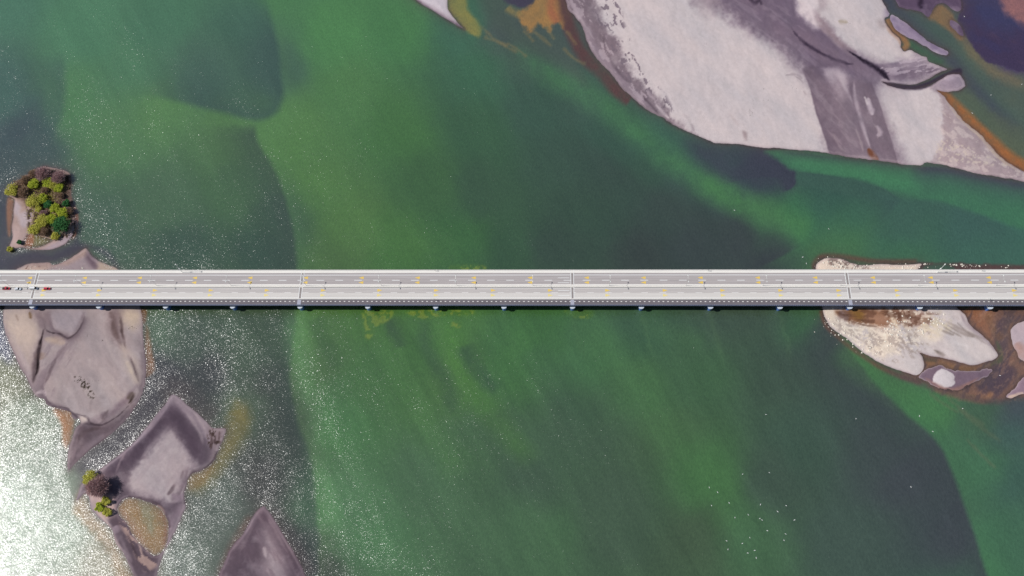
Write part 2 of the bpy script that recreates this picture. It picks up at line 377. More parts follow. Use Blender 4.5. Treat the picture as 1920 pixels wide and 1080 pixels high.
for pts in ([(1000,58),(1018,72),(1036,88)], [(1022,50),(1030,60),(1040,76)], [(1060,55),(1072,72),(1082,86)], [(900,46),(925,72),(950,88),(975,100)], [(1054,88),(1075,108),(1100,122)], [(948,80),(970,92),(990,108)], [(980,56),(990,66),(1002,80)], [(905,68),(930,78),(955,86)]):
    T(pts, (132,116,82), 2.4, 3, .45, grain=2)
P([(1645,150),(1680,156),(1712,160),(1740,153),(1770,138),(1800,128),(1800,142),(1760,152),(1715,170),(1680,168)], (50,36,62), 3, 1)
# lower left: shallow sands around the bars
P([(437,756),(462,760),(470,790),(455,830),(425,870),(395,910),(365,925),(350,912),(362,890),(400,862),(420,815)], (122,110,60), 16, .75, warp=4)
P([(355,890),(385,880),(400,870),(392,895),(370,915),(352,918)], (136,108,62), 8, .7, warp=3)
P([(274,612),(282,640),(290,690),(280,705),(272,700),(272,650)], (142,98,68), 5, .8, warp=2)
P([(262,582),(275,582),(272,606),(262,600)], (140,88,60), 4, .8)
P([(100,765),(135,772),(137,800),(128,840),(118,830),(116,795)], (158,104,56), 5, 1, warp=2)
P([(150,920),(168,950),(185,975),(210,1010),(240,1070),(260,1100),(230,1100),(205,1040),(175,1000),(150,975),(138,950)], (150,122,84), 9, .85, warp=4)
T([(-10,590),(4,600),(8,640),(20,690)], (70,76,120), 9, 9, .6)
P([(-20,520),(8,524),(14,500),(30,484),(60,472),(100,476),(140,460),(160,462),(130,482),(90,492),(50,498),(20,530)], (58,52,72), 6, .95, warp=2)
P([(146,428),(152,455),(200,470),(220,500),(190,475),(160,462),(120,476),(60,476),(10,505),(-40,520),(-40,460),(10,475),(60,472),(110,468),(136,450)], (60,58,76), 10, .8)
T([(4,340),(10,400),(6,470),(-10,520)], (60,58,78), 14, 14, .7)
T([(135,885),(160,868),(200,845),(240,806),(275,765),(310,735)], (58,52,62), 16, 12, .75)
T([(290,740),(330,725),(370,760),(410,790)], (66,56,60), 20, 18, .6)
T([(410,1090),(440,1020),(475,965)], (100,74,66), 8, 10, .8)
T([(505,950),(530,990),(560,1040),(585,1085)], (58,50,54), 16, 14, .6)
P([(545,1070),(560,1072),(566,1085),(545,1090)], (150,110,66), 3, .9)
P([(40,450),(57,434),(75,443),(100,449),(92,458),(75,465),(50,466)], (112,106,60), 3, 1, warp=1)
P([(42,452),(56,436),(64,444),(60,462),(48,464)], (158,98,66), 3, .9, warp=1)
P([(14,372),(22,370),(27,380),(24,410),(20,440),(15,440),(12,400)], (150,100,74), 3, .9)
P([(137,380),(146,400),(146,430),(136,448),(138,420),(135,395)], (150,80,60), 3, .9)
P([(222,947),(240,933),(267,938),(287,945),(300,953),(312,970),(316,987),(315,1007),(308,1030),(290,1042),(273,1030),(260,1017),(247,1000),(237,980),(223,967)], (132,98,48), 5, 1)
P([(262,938),(282,944),(292,985),(285,1005),(272,980)], (116,116,92), 8, .75, warp=5)
P([(222,950),(240,965),(262,1000),(280,1035),(262,1030),(235,985)], (146,96,60), 7, .6, warp=4)
T([(300,955),(312,985),(308,1030)], (140,86,50), 4, 4, .8)
# lower right: brown shallows round the pale bar
P([(1715,581),(1950,581),(2010,600),(2010,730),(1925,745),(1900,742),(1885,748),(1850,752),(1800,738),(1760,732),(1728,715),(1690,700),(1700,660)], (128,94,88), 8, 1, warp=3)
P([(1808,584),(1850,584),(1880,590),(1872,625),(1858,635),(1835,615),(1815,600)], (156,102,78), 9, .75, warp=5)
P([(1868,582),(1930,582),(1930,600),(1898,604),(1890,630),(1892,668),(1870,720),(1848,730),(1838,715),(1862,690),(1878,668),(1862,630)], (88,74,88), 8, .8, warp=3)
T([(1850,586),(1862,612),(1880,640)], (118,88,74), 8, 8, .7)
P([(1832,700),(1880,688),(1904,690),(1896,725),(1870,742),(1842,736),(1828,722)], (80,66,86), 8, .8, warp=4)
P([(1868,640),(1878,655),(1880,675),(1868,684),(1840,690),(1858,676),(1870,668)], (84,92,72), 4, .8)
T([(1722,663),(1738,682),(1760,680),(1800,692),(1850,690)], (138,98,64), 6, 6, .85, warp=2)
T([(1724,664),(1735,673),(1760,676)], (70,66,52), 4, 3, .9)
T([(1745,722),(1790,738),(1845,748),(1860,730)], (158,112,84), 6, 8, .8, warp=3)
wl.dots([(1715,581),(1950,581),(2010,600),(2010,730),(1900,742),(1850,752),(1728,715),(1715,690)], 13, .05, (150,108,92), .35, 140, 6, -60, 2.5, .4)
wl.dots([(1800,584),(1950,581),(2010,600),(2010,730),(1850,752),(1728,715)], 9, .15, (84,68,84), .6, 141, 6, -60, 3, .4)
wl.dots([(1800,584),(1950,584),(1950,740),(1760,735)], 5, .3, (170,134,120), .3, 142, 6, -50, 2, .3)
P([(1725,496),(1760,492),(1830,495),(1930,497),(1990,500),(1990,512),(1720,512)], (88,64,66), 4, .9, warp=2)
P([(1735,498),(1775,496),(1790,508),(1735,508)], (64,96,86), 4, .8)
T([(1530,508),(1528,492),(1545,481),(1580,482),(1640,491),(1725,492)], (104,68,60), 4.5, 4.5, .7, warp=1.5, taper=.03)
T([(1540,582),(1546,602),(1558,620),(1600,655),(1660,693),(1730,718)], (112,74,66), 4, 4, .7, warp=1, taper=.02)
T([(1650,690),(1720,716),(1780,735),(1850,752),(1900,748)], (88,72,80), 6, 6, .6)
# brown rim, far side of the big bar
T([(1757,168),(1778,190),(1806,218),(1838,248),(1862,270),(1888,294),(1930,318),(1990,345)], (168,102,54), 13, 7, .95, warp=2, taper=.02)
T([(1664,34),(1672,52),(1690,68),(1700,84),(1692,94)], (170,120,76), 6, 4, .9, taper=.05)
for px_ in (179,306,433,560,688,816,945,1073,1202,1331,1461): T([(px_, 580), (px_ + 4, 600), (px_ + 14, 640), (px_ + 30, 690)], (96,130,90) if px_ > 450 else (90,104,96), 3, 6, .06 + .14 * rng.rand(), warp=5, grain=3, taper=.3)  # pale streaks downstream of the piers: wake sparkle put into the water colour
# general mottling along the current
ang = 62
flow = fbm(11, 31, ang, 7, 4); flow2 = fbm(34, 41, ang, 4, 3)
amp = np.where(PX < 1500, 1.0, .7)[..., None]
amp = amp * np.where(PY < 506, .55, 1.0)[..., None]
wl.C *= (1 + .036 * flow[..., None] * amp + .036 * flow2[..., None] * amp + .015 * NF[..., None])

# ================================================================== THE SAND BARS
LAND = {}
def bar(name, pts, holes=(), warp=1.2, extra=()):
    w, d = sdf(pts, 26, True, warp)
    for h in holes:
        w2, d2 = sdf(h, 30, True, 1.0)
        a = np.full((NY, NX), -99, np.float32); a[w] = d; b = np.full((NY, NX), -99, np.float32); b[w2] = d2
        a = np.minimum(a, -b); d = a[w]
    LAND[name] = (w, d)
big = [(1030,-90),(1058,-20),(1061,0),(1065,18),(1080,33),(1093,53),(1104,86),(1126,118),(1147,139),(1167,166),(1188,185),(1218,209),(1241,219),(1265,235),(1298,250),(1336,267),(1351,269),(1381,270),(1425,276),(1484,280),(1520,283),(1563,289),(1600,296),(1640,300),(1693,308),(1727,310),(1737,305),(1773,310),(1823,323),(1873,332),(1920,340),(1990,352),(2060,360),
       (1990,345),(1922,322),(1883,300),(1860,277),(1840,253),(1807,227),(1787,203),(1767,178),(1756,168),(1768,171),(1793,171),(1809,161),(1802,143),(1790,135),(1773,128),(1742,116),(1737,107),(1717,100),(1707,93),(1695,97),(1688,88),(1688,75),(1670,57),(1658,37),(1667,25),(1653,0),(1640,-30),(1610,-90)]
bar('big', big, [[(1654,154),(1680,157),(1712,158),(1735,151),(1755,139),(1775,131),(1800,124),(1800,138),(1778,140),(1762,150),(1742,161),(1712,167),(1680,164)]])
bar('spit', [(1670,27),(1693,40),(1723,63),(1740,78),(1760,88),(1778,97),(1773,103),(1757,100),(1737,88),(1713,75),(1687,62),(1673,45)])
bar('mud', [(1660,-80),(1680,2),(1693,15),(1713,18),(1727,23),(1742,32),(1750,17),(1760,7),(1773,7),(1787,20),(1798,22),(1803,13),(1801,-10),(1795,-80)])
bar('mudbit', [(1782,38),(1792,42),(1803,52),(1807,66),(1800,66),(1790,56),(1782,48)])
bar('wedge', [(690,-80),(780,0),(810,19),(842,39),(870,55),(860,45),(846,27),(839,12),(840,-10),(845,-80)], warp=.5)
bar('left', [(20,530),(30,506),(42,499),(55,494),(78,492),(93,493),(101,497),(122,489),(146,475),(160,465),(166,471),(173,481),(186,490),(200,495),(222,506),(245,530),(260,565),(266,590),(268,623),(270,650),(274,683),(273,712),(267,736),(255,760),(237,786),(213,810),(190,828),(166,846),(142,869),(130,881),(127,878),(126,860),(129,840),(135,822),(141,804),(151,794),(148,784),(141,786),(135,781),(132,773),(113,767),(89,760),(83,749),(68,743),(59,730),(50,709),(36,686),(22,653),(10,626),(6,600),(8,575)], warp=.8)
diamond = [(326,740),(355,762),(382,786),(398,802),(422,804),(421,816),(412,837),(402,862),(384,879),(358,890),(350,910),(345,927),(348,947),(343,963),(333,987),(320,1013),(310,1030),(303,1047),(297,1067),(293,1090),(290,1150),(285,1200),(262,1150),(255,1090),(248,1073),(233,1040),(218,1020),(210,993),(197,980),(182,967),(170,953),(167,932),(158,926),(144,938),(152,910),(163,897),(180,885),(207,866),(249,831),(284,789),(308,760)]
pond = [(222,947),(240,933),(267,938),(287,945),(300,953),(312,970),(316,987),(315,1007),(308,1030),(290,1042),(273,1030),(260,1017),(247,1000),(237,980),(223,967)]
bar('diamond', diamond, [pond], warp=.8)
bar('point', [(492,949),(503,957),(520,983),(540,1017),(557,1047),(570,1073),(582,1100),(600,1160),(560,1230),(420,1230),(395,1150),(410,1080),(420,1057),(433,1027),(457,1000),(473,970)], warp=.8)
bar('islet', [(15,350),(37,337),(61,322),(83,313),(111,317),(133,328),(134,359),(136,374),(139,389),(142,411),(141,426),(136,441),(126,454),(111,463),(93,469),(70,468),(56,466),(44,464),(30,465),(15,468),(18,461),(24,444),(22,426),(25,411),(26,389),(27,374),(16,366)],
    [[(57,435),(75,443),(98,449),(90,456),(80,461),(61,465),(46,461),(44,453)]], warp=.8)
pale = [(1532,493),(1549,484),(1569,484),(1595,492),(1615,497),(1658,495),(1684,497),(1727,495),(1722,508),(1760,540),(1799,581),(1810,591),(1816,605),(1830,619),(1853,639),(1866,657),(1870,670),(1845,680),(1822,685),(1801,680),(1773,672),(1747,668),(1724,662),(1730,671),(1733,685),(1728,697),(1715,703),(1684,694),(1655,683),(1629,668),(1606,651),(1583,631),(1560,616),(1549,599),(1543,581),(1535,540),(1530,505)]
bar('pale', pale, warp=1.0)
bar('patch', [(1767,692),(1787,703),(1790,717),(1778,727),(1764,724),(1748,711)], warp=2.2)
bar('flat', [(1736,696),(1760,687),(1800,696),(1850,692),(1858,700),(1830,716),(1797,731),(1775,731),(1738,716),(1722,706)], warp=3.5)
bar('east', [(1898,616),(1920,602),(1990,590),(2060,620),(2060,690),(1990,690),(1920,677),(1908,662),(1899,645),(1896,628)], warp=1.0)
bar('southeast', [(1886,743),(1902,730),(1925,705),(1990,700),(2060,720),(1990,748),(1925,738),(1900,745)], warp=1.5)

ll = Layer((200,194,197)); ll.soften = 1.6; ll.uneven = .7; ll.thin = True
LE = ll.edge; LP = ll.poly; LT = ll.stroke
# ---- big bar: wet sand along the south-west shore, grey gullies, dry pale tops
LP([(1050,-60),(1130,-60),(1120,0),(1128,30),(1140,60),(1160,85),(1168,110),(1188,140),(1212,165),(1240,190),(1262,222),(1300,252),(1240,232),(1180,190),(1120,130),(1085,70),(1055,10)], (134,120,132), 6, .95, warp=7, grain=2.5)
ll.dots([(1100,-20),(1150,-20),(1175,60),(1200,120),(1260,200),(1240,220),(1180,160),(1130,60)], 6, .35, (128,116,130), .85, 70, 5, 65, 2)
LT([(1075,0),(1092,40),(1110,86),(1150,135),(1195,182),(1225,205)], (150,136,150), 6, 6, .7, warp=2, grain=2)
ll.dots([(1060,-20),(1100,-20),(1130,60),(1170,120),(1240,200),(1200,190),(1110,90)], 7, .35, (172,160,170), .7, 71, 5, 60, 3)
LT([(1228,195),(1240,208),(1256,224)], (200,190,196), 2, 2, .8)
LP([(1290,-60),(1300,0),(1340,15),(1385,48),(1430,75),(1465,100),(1488,125),(1520,160),(1545,215),(1556,290),(1620,300),(1640,302),(1700,312),(1680,270),(1660,230),(1645,185),(1640,155),(1600,120),(1560,70),(1530,40),(1490,10),(1450,-60)], (136,120,136), 12, .85, warp=6, grain=2)
LP([(1296,-60),(1302,2),(1322,28),(1345,20),(1340,-60)], (160,146,156), 10, .7, warp=5)
LP([(1345,-60),(1365,15),(1410,50),(1470,88),(1530,140),(1590,150),(1640,152),(1590,110),(1545,60),(1500,20),(1430,-60)], (122,107,130), 16, .85, warp=5)
LP([(1548,140),(1560,155),(1578,190),(1588,140),(1565,128)], (206,196,202), 6, .9, warp=3)
LP([(1540,128),(1575,145),(1592,180),(1604,205),(1590,190),(1565,165)], (200,190,198), 5, .7, warp=3)
LP([(1505,125),(1530,170),(1550,230),(1562,285),(1608,292),(1600,240),(1575,195),(1545,170),(1520,140)], (134,118,132), 12, .45, warp=4, grain=1.5)
LP([(1570,185),(1600,215),(1622,265),(1632,298),(1600,296),(1580,260),(1572,220)], (156,142,152), 14, .5, warp=4)
LP([(1592,148),(1602,160),(1608,200),(1622,245),(1650,285),(1668,300),(1672,250),(1660,215),(1640,180),(1632,152)], (142,127,140), 8, .6, warp=3, grain=1.5)
LE([(1500,126),(1512,150),(1520,178),(1530,212),(1543,250),(1556,292),(1566,320)], cl=(118,102,120), Ll=30, al=.9, w_=2, warp=2, taper=.1)
LE([(1632,148),(1645,185),(1660,230),(1676,280),(1688,320)], cr=(122,106,122), Lr=20, ar=.7, w_=1.5, warp=1.5, taper=.08)
LE([(1590,150),(1600,200),(1618,245),(1642,292),(1660,320)], cl=(124,108,124), Ll=14, al=.6, w_=1.5, warp=1.5, taper=.08)
LE([(1470,-40),(1500,18),(1540,58),(1580,94),(1620,114),(1660,121),(1700,116)], cr=(112,98,124), Lr=36, ar=.7, w_=3, warp=3, taper=.1)
LE([(1560,130),(1592,182),(1606,215),(1622,262),(1634,300)], cr=(126,110,126), Lr=26, ar=.6, w_=3, warp=2, taper=.15)
LE([(1360,-30),(1400,40),(1455,85),(1500,120)], cl=(132,118,136), Ll=40, al=.5, w_=14, warp=6, taper=.2)
ll.dots([(1400,60),(1470,90),(1560,140),(1620,260),(1560,280),(1520,180),(1440,110)], 9, .05, (182,170,178), .2, 120, 10, 48, 5, .5)
ll.dots([(1345,0),(1500,20),(1600,110),(1640,150),(1500,120),(1400,60)], 8, .1, (164,150,166), .25, 121, 10, 36, 6, .5)
LT([(1626,182),(1632,205),(1636,218)], (196,184,194), 3, 3, .8, grain=1.5); LT([(1642,235),(1650,250),(1642,256)], (186,172,184), 3, 3, .7, grain=1.5)
LT([(1600,150),(1604,190),(1618,240),(1632,280)], (190,178,188), 2.5, 2.5, .55)
LT([(1626,278),(1636,292),(1648,302)], (140,88,66), 4, 3, .9)
LP([(1515,25),(1530,22),(1545,40),(1562,60),(1585,85),(1605,100),(1590,104),(1560,75),(1535,50)], (150,132,142), 4, .85, warp=3, grain=1)
LP([(1532,-60),(1548,-60),(1550,5),(1540,22),(1532,10)], (168,154,162), 4, .6, warp=3)
LP([(1480,-60),(1530,-60),(1532,5),(1528,22),(1532,52),(1505,35),(1490,10)], (212,204,208), 6, .85, warp=4)
LP([(1440,56),(1470,66),(1530,110),(1590,130),(1640,148),(1700,156),(1745,150),(1780,130),(1750,118),(1720,106),(1690,118),(1650,122),(1620,105),(1590,95),(1560,85),(1520,60),(1480,50)], (130,114,134), 9, .85, warp=4, grain=1.5)
LP([(1655,120),(1680,122),(1700,116),(1720,106),(1738,112),(1735,122),(1700,128),(1670,132)], (158,144,160), 5, .7, warp=4)
ll.dots([(1650,115),(1735,105),(1780,130),(1740,140),(1660,140)], 6, .3, (190,178,190), .6, 90, 5, -15, 4)
LT([(1480,50),(1495,70),(1520,88),(1550,105),(1585,118),(1602,120)], (80,66,92), 2.6, 2.2, .8, grain=2, warp=2)
LT([(1585,92),(1610,108),(1640,126),(1660,142),(1670,154)], (72,58,84), 3, 2.2, .85, grain=2, warp=1.5)
LT([(1650,153),(1680,160),(1715,165),(1745,156),(1770,142),(1793,134)], (62,52,76), 4, 2.2, .85, grain=1.5)
LT([(1400,-10),(1412,8),(1424,4),(1426,14)], (84,70,94), 3.5, 3, .8, grain=3, warp=3)
LP([(1745,164),(1757,170),(1765,195),(1768,215),(1764,240),(1768,262),(1752,290),(1748,312),(1800,322),(1920,345),(2060,360),(1990,340),(1900,305),(1850,262),(1800,222),(1765,175)], (168,152,158), 3, .95, warp=3, grain=1)
ll.dots([(1755,200),(1780,215),(1860,280),(1930,330),(1900,335),(1760,310),(1765,250)], 7, .15, (204,192,190), .6, 72, 6, 35, 2)
ll.dots([(1755,262),(1800,270),(1870,300),(1930,328),(1850,310),(1760,300)], 5, .35, (208,198,184), .6, 73, 4)
LT([(1770,185),(1800,222),(1838,255),(1875,296),(1910,322)], (196,176,150), 3, 2.5, .7, grain=2)
LT([(1658,37),(1668,56),(1684,72),(1690,88)], (190,150,120), 3, 3, .7)
LP([(1645,40),(1656,38),(1660,50),(1650,52)], (160,148,150), 4, .6)
LT([(1470,142),(1492,141),(1505,150)], (140,128,138), 1.4, 1.5, .5, grain=2)
LP([(1392,246),(1400,250),(1400,264),(1394,258)], (158,142,146), 2, .7)
LT([(1296,232),(1302,248)], (160,148,156), 1.6, 1.6, .6)
LT([(1570,40),(1590,44)], (158,146,124), 3, 3, .6, grain=2)
# muddy spits at the top right
LP([(1660,20),(1700,40),(1785,100),(1770,106),(1680,60)], (138,124,156), 6, .95); LT([(1676,40),(1710,66),(1750,92)], (160,148,170), 4, 4, .5, warp=2)
LP([(1640,-90),(1840,-90),(1815,70),(1780,70),(1690,30)], (110,92,122), 6, .95); LT([(1760,12),(1785,30),(1798,10)], (140,122,148), 8, 8, .6, warp=2); LT([(1724,-20),(1728,20)], (78,62,92), 4, 4, .8, warp=2)
LP([(1746,158),(1806,128),(1815,150),(1800,175),(1758,172)], (150,136,154), 4, .8); LT([(1770,148),(1790,145)], (176,164,180), 4, 3, .6, warp=2)
# wedge at the top
LP([(690,-90),(860,-90),(880,60),(800,30)], (206,200,208), 3, 1); LT([(740,-30),(782,2),(815,22),(850,43),(872,56)], (110,94,112), 3, 3, .8, taper=.02)
LT([(800,6),(830,26),(850,40)], (176,164,176), 3, 3, .5)
# ---- left bar
base = [(0,490),(230,455),(285,600),(285,720),(240,800),(130,890),(120,850),(60,760),(0,650)]
LP(base, (166,154,156), 8, 1)
LE([(274,600),(275,683),(272,720),(255,762),(235,788),(205,816),(166,847),(135,880)], cr=(118,102,112), Lr=11, ar=.75, w_=4, warp=3, taper=.12)
LE([(8,590),(12,630),(30,675),(55,720),(90,760),(130,772)], cl=(120,104,114), Ll=7, al=.7, w_=2, warp=2, taper=.1)
LE([(96,582),(98,602),(104,618),(120,628),(136,632),(150,616),(160,590)], cr=(112,94,106), Lr=9, ar=.8, w_=1.5, taper=.08)
LE([(92,690),(84,716),(86,744),(98,757),(128,767),(150,784),(172,794)], cr=(108,92,104), Lr=10, ar=.85, w_=1.5, warp=1, taper=.12)
LE([(206,770),(190,792),(165,798),(146,806)], cl=(120,104,114), Ll=12, al=.7, w_=2, taper=.2)
ll.dots([(90,640),(140,640),(120,720),(70,750)], 8, .05, (146,132,140), .6, 132, 8, -55, 4, .4)
ll.dots([(150,640),(250,640),(262,740),(150,780),(100,740)], 16, .15, (182,171,170), .5, 133, 12, 60, 3, .5)
LP([(8,582),(60,582),(80,600),(78,625),(66,650),(60,690),(45,670),(20,640),(8,610)], (190,174,164), 10, .7, warp=4, grain=1)
LP([(12,600),(50,596),(70,640),(55,650),(25,640)], (200,184,170), 12, .6, warp=4)
LP([(60,582),(100,582),(98,600),(88,618),(100,628),(130,634),(118,640),(90,630),(78,655),(70,690),(62,720),(58,700),(66,660),(78,625),(68,600)], (142,124,130), 6, .75, warp=3, grain=1)
LP([(98,582),(160,582),(155,600),(146,618),(135,630),(124,622),(110,620),(100,610)], (166,155,162), 4, .85)
LT([(160,582),(152,608),(135,632),(118,626),(100,618)], (134,118,126), 4, 4, .6, warp=1)
LT([(78,632),(72,660),(66,695),(62,722)], (104,88,94), 4, 3, .8, warp=2)
LT([(82,636),(110,640),(124,645)], (200,176,150), 5, 5, .6, grain=2); LT([(76,660),(78,676)], (150,124,110), 6, 6, .6, grain=2)
LT([(62,735),(90,700),(110,672),(130,645)], (146,131,139), 7, 7, .55, warp=3, grain=1)
LP([(205,582),(232,582),(232,600),(228,625),(236,660),(222,645),(210,620)], (130,110,114), 9, .7, warp=3, grain=1)
LP([(232,582),(262,584),(264,600),(252,618),(238,612),(230,600)], (198,182,162), 8, .8, warp=3, grain=1)
LT([(224,640),(240,670),(252,700),(260,725)], (196,182,168), 8, 8, .6, grain=2); LT([(240,664),(252,690),(262,720)], (130,116,118), 2.5, 2.5, .7, grain=1)
LT([(135,795),(170,790),(205,778),(235,755),(262,715)], (140,122,132), 5, 5, .7, warp=2)
LP([(128,880),(140,805),(165,795),(200,796),(235,775),(250,765),(225,800),(180,836),(140,872)], (118,102,112), 6, .9, warp=2, grain=1)
LT([(140,860),(165,838),(200,812)], (164,148,158), 4, 4, .5); LT([(148,800),(160,812),(158,826)], (118,98,108), 5, 5, .6)
LT([(190,786),(200,772)], (126,110,120), 4, 3, .7); LT([(238,750),(248,740),(250,735)], (116,100,92), 4, 3, .7, grain=1)
LT([(128,770),(150,785),(165,795),(195,797)], (96,82,92), 1.8, 1.5, .8)
LT([(88,756),(100,762),(128,768)], (124,108,118), 4, 4, .6)
LT([(85,745),(82,735),(66,738)], (190,176,182), 3, 2, .7)
LP([(148,783),(162,782),(164,790),(152,793)], (214,200,190), 2.5, .9)
ll.dots([(140,706),(160,712),(178,742),(172,748),(150,722)], 3.2, .25, (84,72,60), .9, 74, 2)
LP([(20,530),(50,494),(95,492),(95,508),(60,515)], (200,176,162), 4, .85, warp=2); ll.dots([(40,494),(100,490),(100,508),(40,508)], 4, .3, (120,90,84), .8, 75, 2)
LP([(95,500),(150,470),(168,463),(180,508),(100,512)], (160,147,154), 4, .95); LT([(158,468),(172,490),(185,506)], (126,108,122), 5, 5, .8); LP([(188,482),(225,500),(235,512),(190,512)], (190,170,144), 5, .7, grain=2)
# ---- diamond bar
LP(diamond, (116,102,116), 12, 1)
LE([(181,887),(230,850),(284,792),(326,742)], cr=(152,138,150), Lr=6, ar=.8, w_=2, taper=.05)
LP([(322,806),(334,822),(352,850),(362,870),(352,892),(345,912),(336,928),(322,940),(300,936),(270,930),(246,922),(240,900),(258,870),(280,845),(300,822)], (180,170,174), 7, .95, warp=4, grain=2.5)
ll.dots([(258,870),(322,800),(362,868),(336,928),(270,925)], 10, .1, (168,156,162), .6, 130, 6, -55, 4, .5)
LE([(356,870),(348,905),(336,930),(320,942)], cr=(126,110,122), Lr=9, ar=.8, w_=2, taper=.2)
LP([(326,740),(345,756),(370,780),(400,810),(405,850),(390,830),(370,800),(345,780),(328,765)], (160,146,156), 5, .8, warp=2, grain=1)
LP([(300,775),(325,762),(350,790),(372,830),(375,860),(362,850),(340,815),(322,800),(300,815),(270,845),(250,870),(262,835)], (102,86,104), 8, .8, warp=2, grain=1)
LP([(390,795),(422,800),(420,820),(408,845),(398,862),(398,830)], (156,138,142), 6, .75, warp=3, grain=1); ll.dots([(390,810),(415,808),(408,850),(394,860)], 4, .25, (96,76,72), .9, 76, 3, 80, 2)
LT([(408,845),(402,862),(384,878),(358,890),(348,925),(349,946)], (92,78,88), 2.5, 2.5, .8, taper=.03)
LT([(180,885),(230,850),(284,800),(322,752)], (158,144,156), 3, 3, .7); LT([(195,890),(240,860),(270,830)], (104,88,106), 9, 9, .6)
LT([(322,925),(335,935),(345,925)], (150,134,148), 4, 4, .8, grain=1); LT([(312,1000),(335,960),(344,945)], (148,132,146), 6, 6, .6)
LP([(164,930),(172,920),(190,930),(212,930),(216,960),(205,975),(190,968),(175,952)], (200,176,172), 4, .85, warp=2); LT([(165,900),(170,925)], (150,96,78), 4, 4, .6)
LP([(206,975),(222,968),(240,985),(258,1015),(285,1040),(300,1035),(292,1080),(280,1140),(262,1120),(240,1050),(218,1010)], (112,96,108), 5, .85, warp=3, grain=1)
ll.dots([(225,980),(250,985),(290,1040),(295,1060),(270,1070),(245,1020)], 6, -.05, (190,162,150), .75, 77, 5, 40, 3)
LT([(176,952),(200,980),(215,1010),(240,1060),(255,1090)], (210,188,176), 2, 2, .7); LT([(216,985),(222,1000)], (160,144,156), 6, 6, .7); LT([(240,932),(270,936),(296,946),(312,966),(318,990)], (90,74,86), 2.2, 2, .85, taper=.02)
LT([(292,948),(302,954),(310,966)], (206,176,150), 2.5, 2, .7)
# ---- point bar
LP([(480,940),(500,940),(600,1080),(600,1240),(400,1240),(405,1070)], (114,98,112), 5, 1); LP([(498,995),(508,1010),(524,1040),(535,1075),(540,1160),(492,1160),(496,1075),(500,1035)], (172,160,166), 14, .9, warp=2, grain=1)
LT([(430,1040),(460,1000),(492,955),(520,990),(560,1055)], (142,126,138), 3, 4, .7)
ll.dots([(440,1080),(492,960),(570,1080),(560,1200),(440,1200)], 7, .2, (134,118,130), .6, 131, 8, 60, 5, .4)
# ---- vegetated islet
LP([(0,300),(160,300),(160,480),(0,480)], (168,146,140), 4, 1)
LP([(28,378),(40,385),(38,400),(58,396),(60,412),(52,425),(42,428),(34,408),(27,398)], (180,170,178), 3, .95, warp=1)
LP([(90,462),(130,440),(142,426),(134,450),(110,466),(80,470)], (172,158,168), 3, .9); LP([(22,430),(40,425),(50,440),(38,460),(18,466)], (180,160,158), 4, .8, grain=1)
ll.dots([(30,330),(130,330),(140,440),(60,440),(50,380)], 6, .0, (84,64,52), .85, 78, 4); LT([(56,436),(75,444),(100,449)], (220,196,150), 2, 1.5, .8)
LP([(30,335),(70,318),(130,330),(136,380),(60,385),(28,365)], (96,76,62), 6, .7, warp=4)
# ---- pale eastern bars
LP([(1500,470),(1750,470),(1900,700),(1700,730),(1540,620)], (204,199,199), 4, 1)
ll.dots([(1660,640),(1800,600),(1870,665),(1780,680),(1680,690)], 12, .1, (190,182,184), .6, 134, 8, 28, 5, .5)
LP([(1520,475),(1735,480),(1735,512),(1520,512)], (226,214,200), 4, .95); ll.dots([(1560,482),(1620,492),(1630,504),(1560,500)], 4, .0, (130,110,104), .8, 79, 3)
LP([(1540,581),(1568,581),(1575,600),(1600,608),(1640,612),(1680,620),(1690,640),(1672,665),(1640,668),(1600,645),(1560,615)], (222,212,196), 5, .85, warp=5, grain=2)
ll.dots([(1600,615),(1640,625),(1650,655),(1620,655)], 8, .1, (196,190,192), .7, 80, 4)
LP([(1572,581),(1668,581),(1690,590),(1680,612),(1640,612),(1600,606),(1580,598)], (150,106,78), 4, .95, warp=3, grain=1); LP([(1595,583),(1622,583),(1618,600),(1602,596)], (150,112,54), 5, .8); LP([(1625,586),(1665,590),(1660,608),(1625,604)], (172,134,112), 6, .7, warp=3); LT([(1572,584),(1590,602)], (140,116,112), 6, 5, .8)
LP([(1668,581),(1735,581),(1745,600),(1720,612),(1690,612)], (146,108,90), 4, .85, warp=5, grain=1.5)
for pts in ([(1668,583),(1676,604),(1684,620)], [(1690,583),(1696,606),(1700,616)], [(1740,583),(1735,605),(1715,622)], [(1705,592),(1720,588)], [(1728,606),(1745,590)]): LT(pts, (226,212,190), 3, 2.5, .9, warp=1, grain=1.5)
ll.dots([(1668,581),(1765,581),(1770,620),(1700,640),(1670,620)], 6, .15, (222,212,198), .8, 81, 5)
ll.dots([(1735,581),(1775,581),(1785,612),(1760,632),(1730,630)], 5, .0, (206,197,172), .7, 82, 5, 30, 2)
LP([(1700,625),(1775,612),(1768,632),(1742,642),(1715,640)], (224,216,202), 7, .6, warp=5, grain=1.5)
for pts in ([(1768,600),(1790,612),(1820,626),(1850,638)], [(1772,608),(1800,624),(1830,634)], [(1764,620),(1790,630)], [(1690,635),(1702,655),(1712,662)], [(1748,655),(1762,664),(1772,670)], [(1785,592),(1800,600)], [(1700,628),(1710,648)]): LT(pts, (150,138,132), 2, 2, .7, grain=1)
LT([(1724,664),(1740,672),(1775,677),(1810,688),(1845,683)], (150,140,146), 2.5, 2, .6)
LP([(1710,575),(1790,575),(1812,610),(1765,600)], (210,204,206), 6, .7)
LT([(1800,584),(1812,608),(1850,640),(1866,660)], (168,156,164), 2.5, 2.5, .7)
LP([(1755,700),(1770,696),(1785,705),(1786,720),(1765,722),(1752,712)], (210,206,210), 2.5, 1)
mud = (134,114,132)
w, d = LAND['flat']; ll.mix(w, smooth(-3, 3, d), mud)
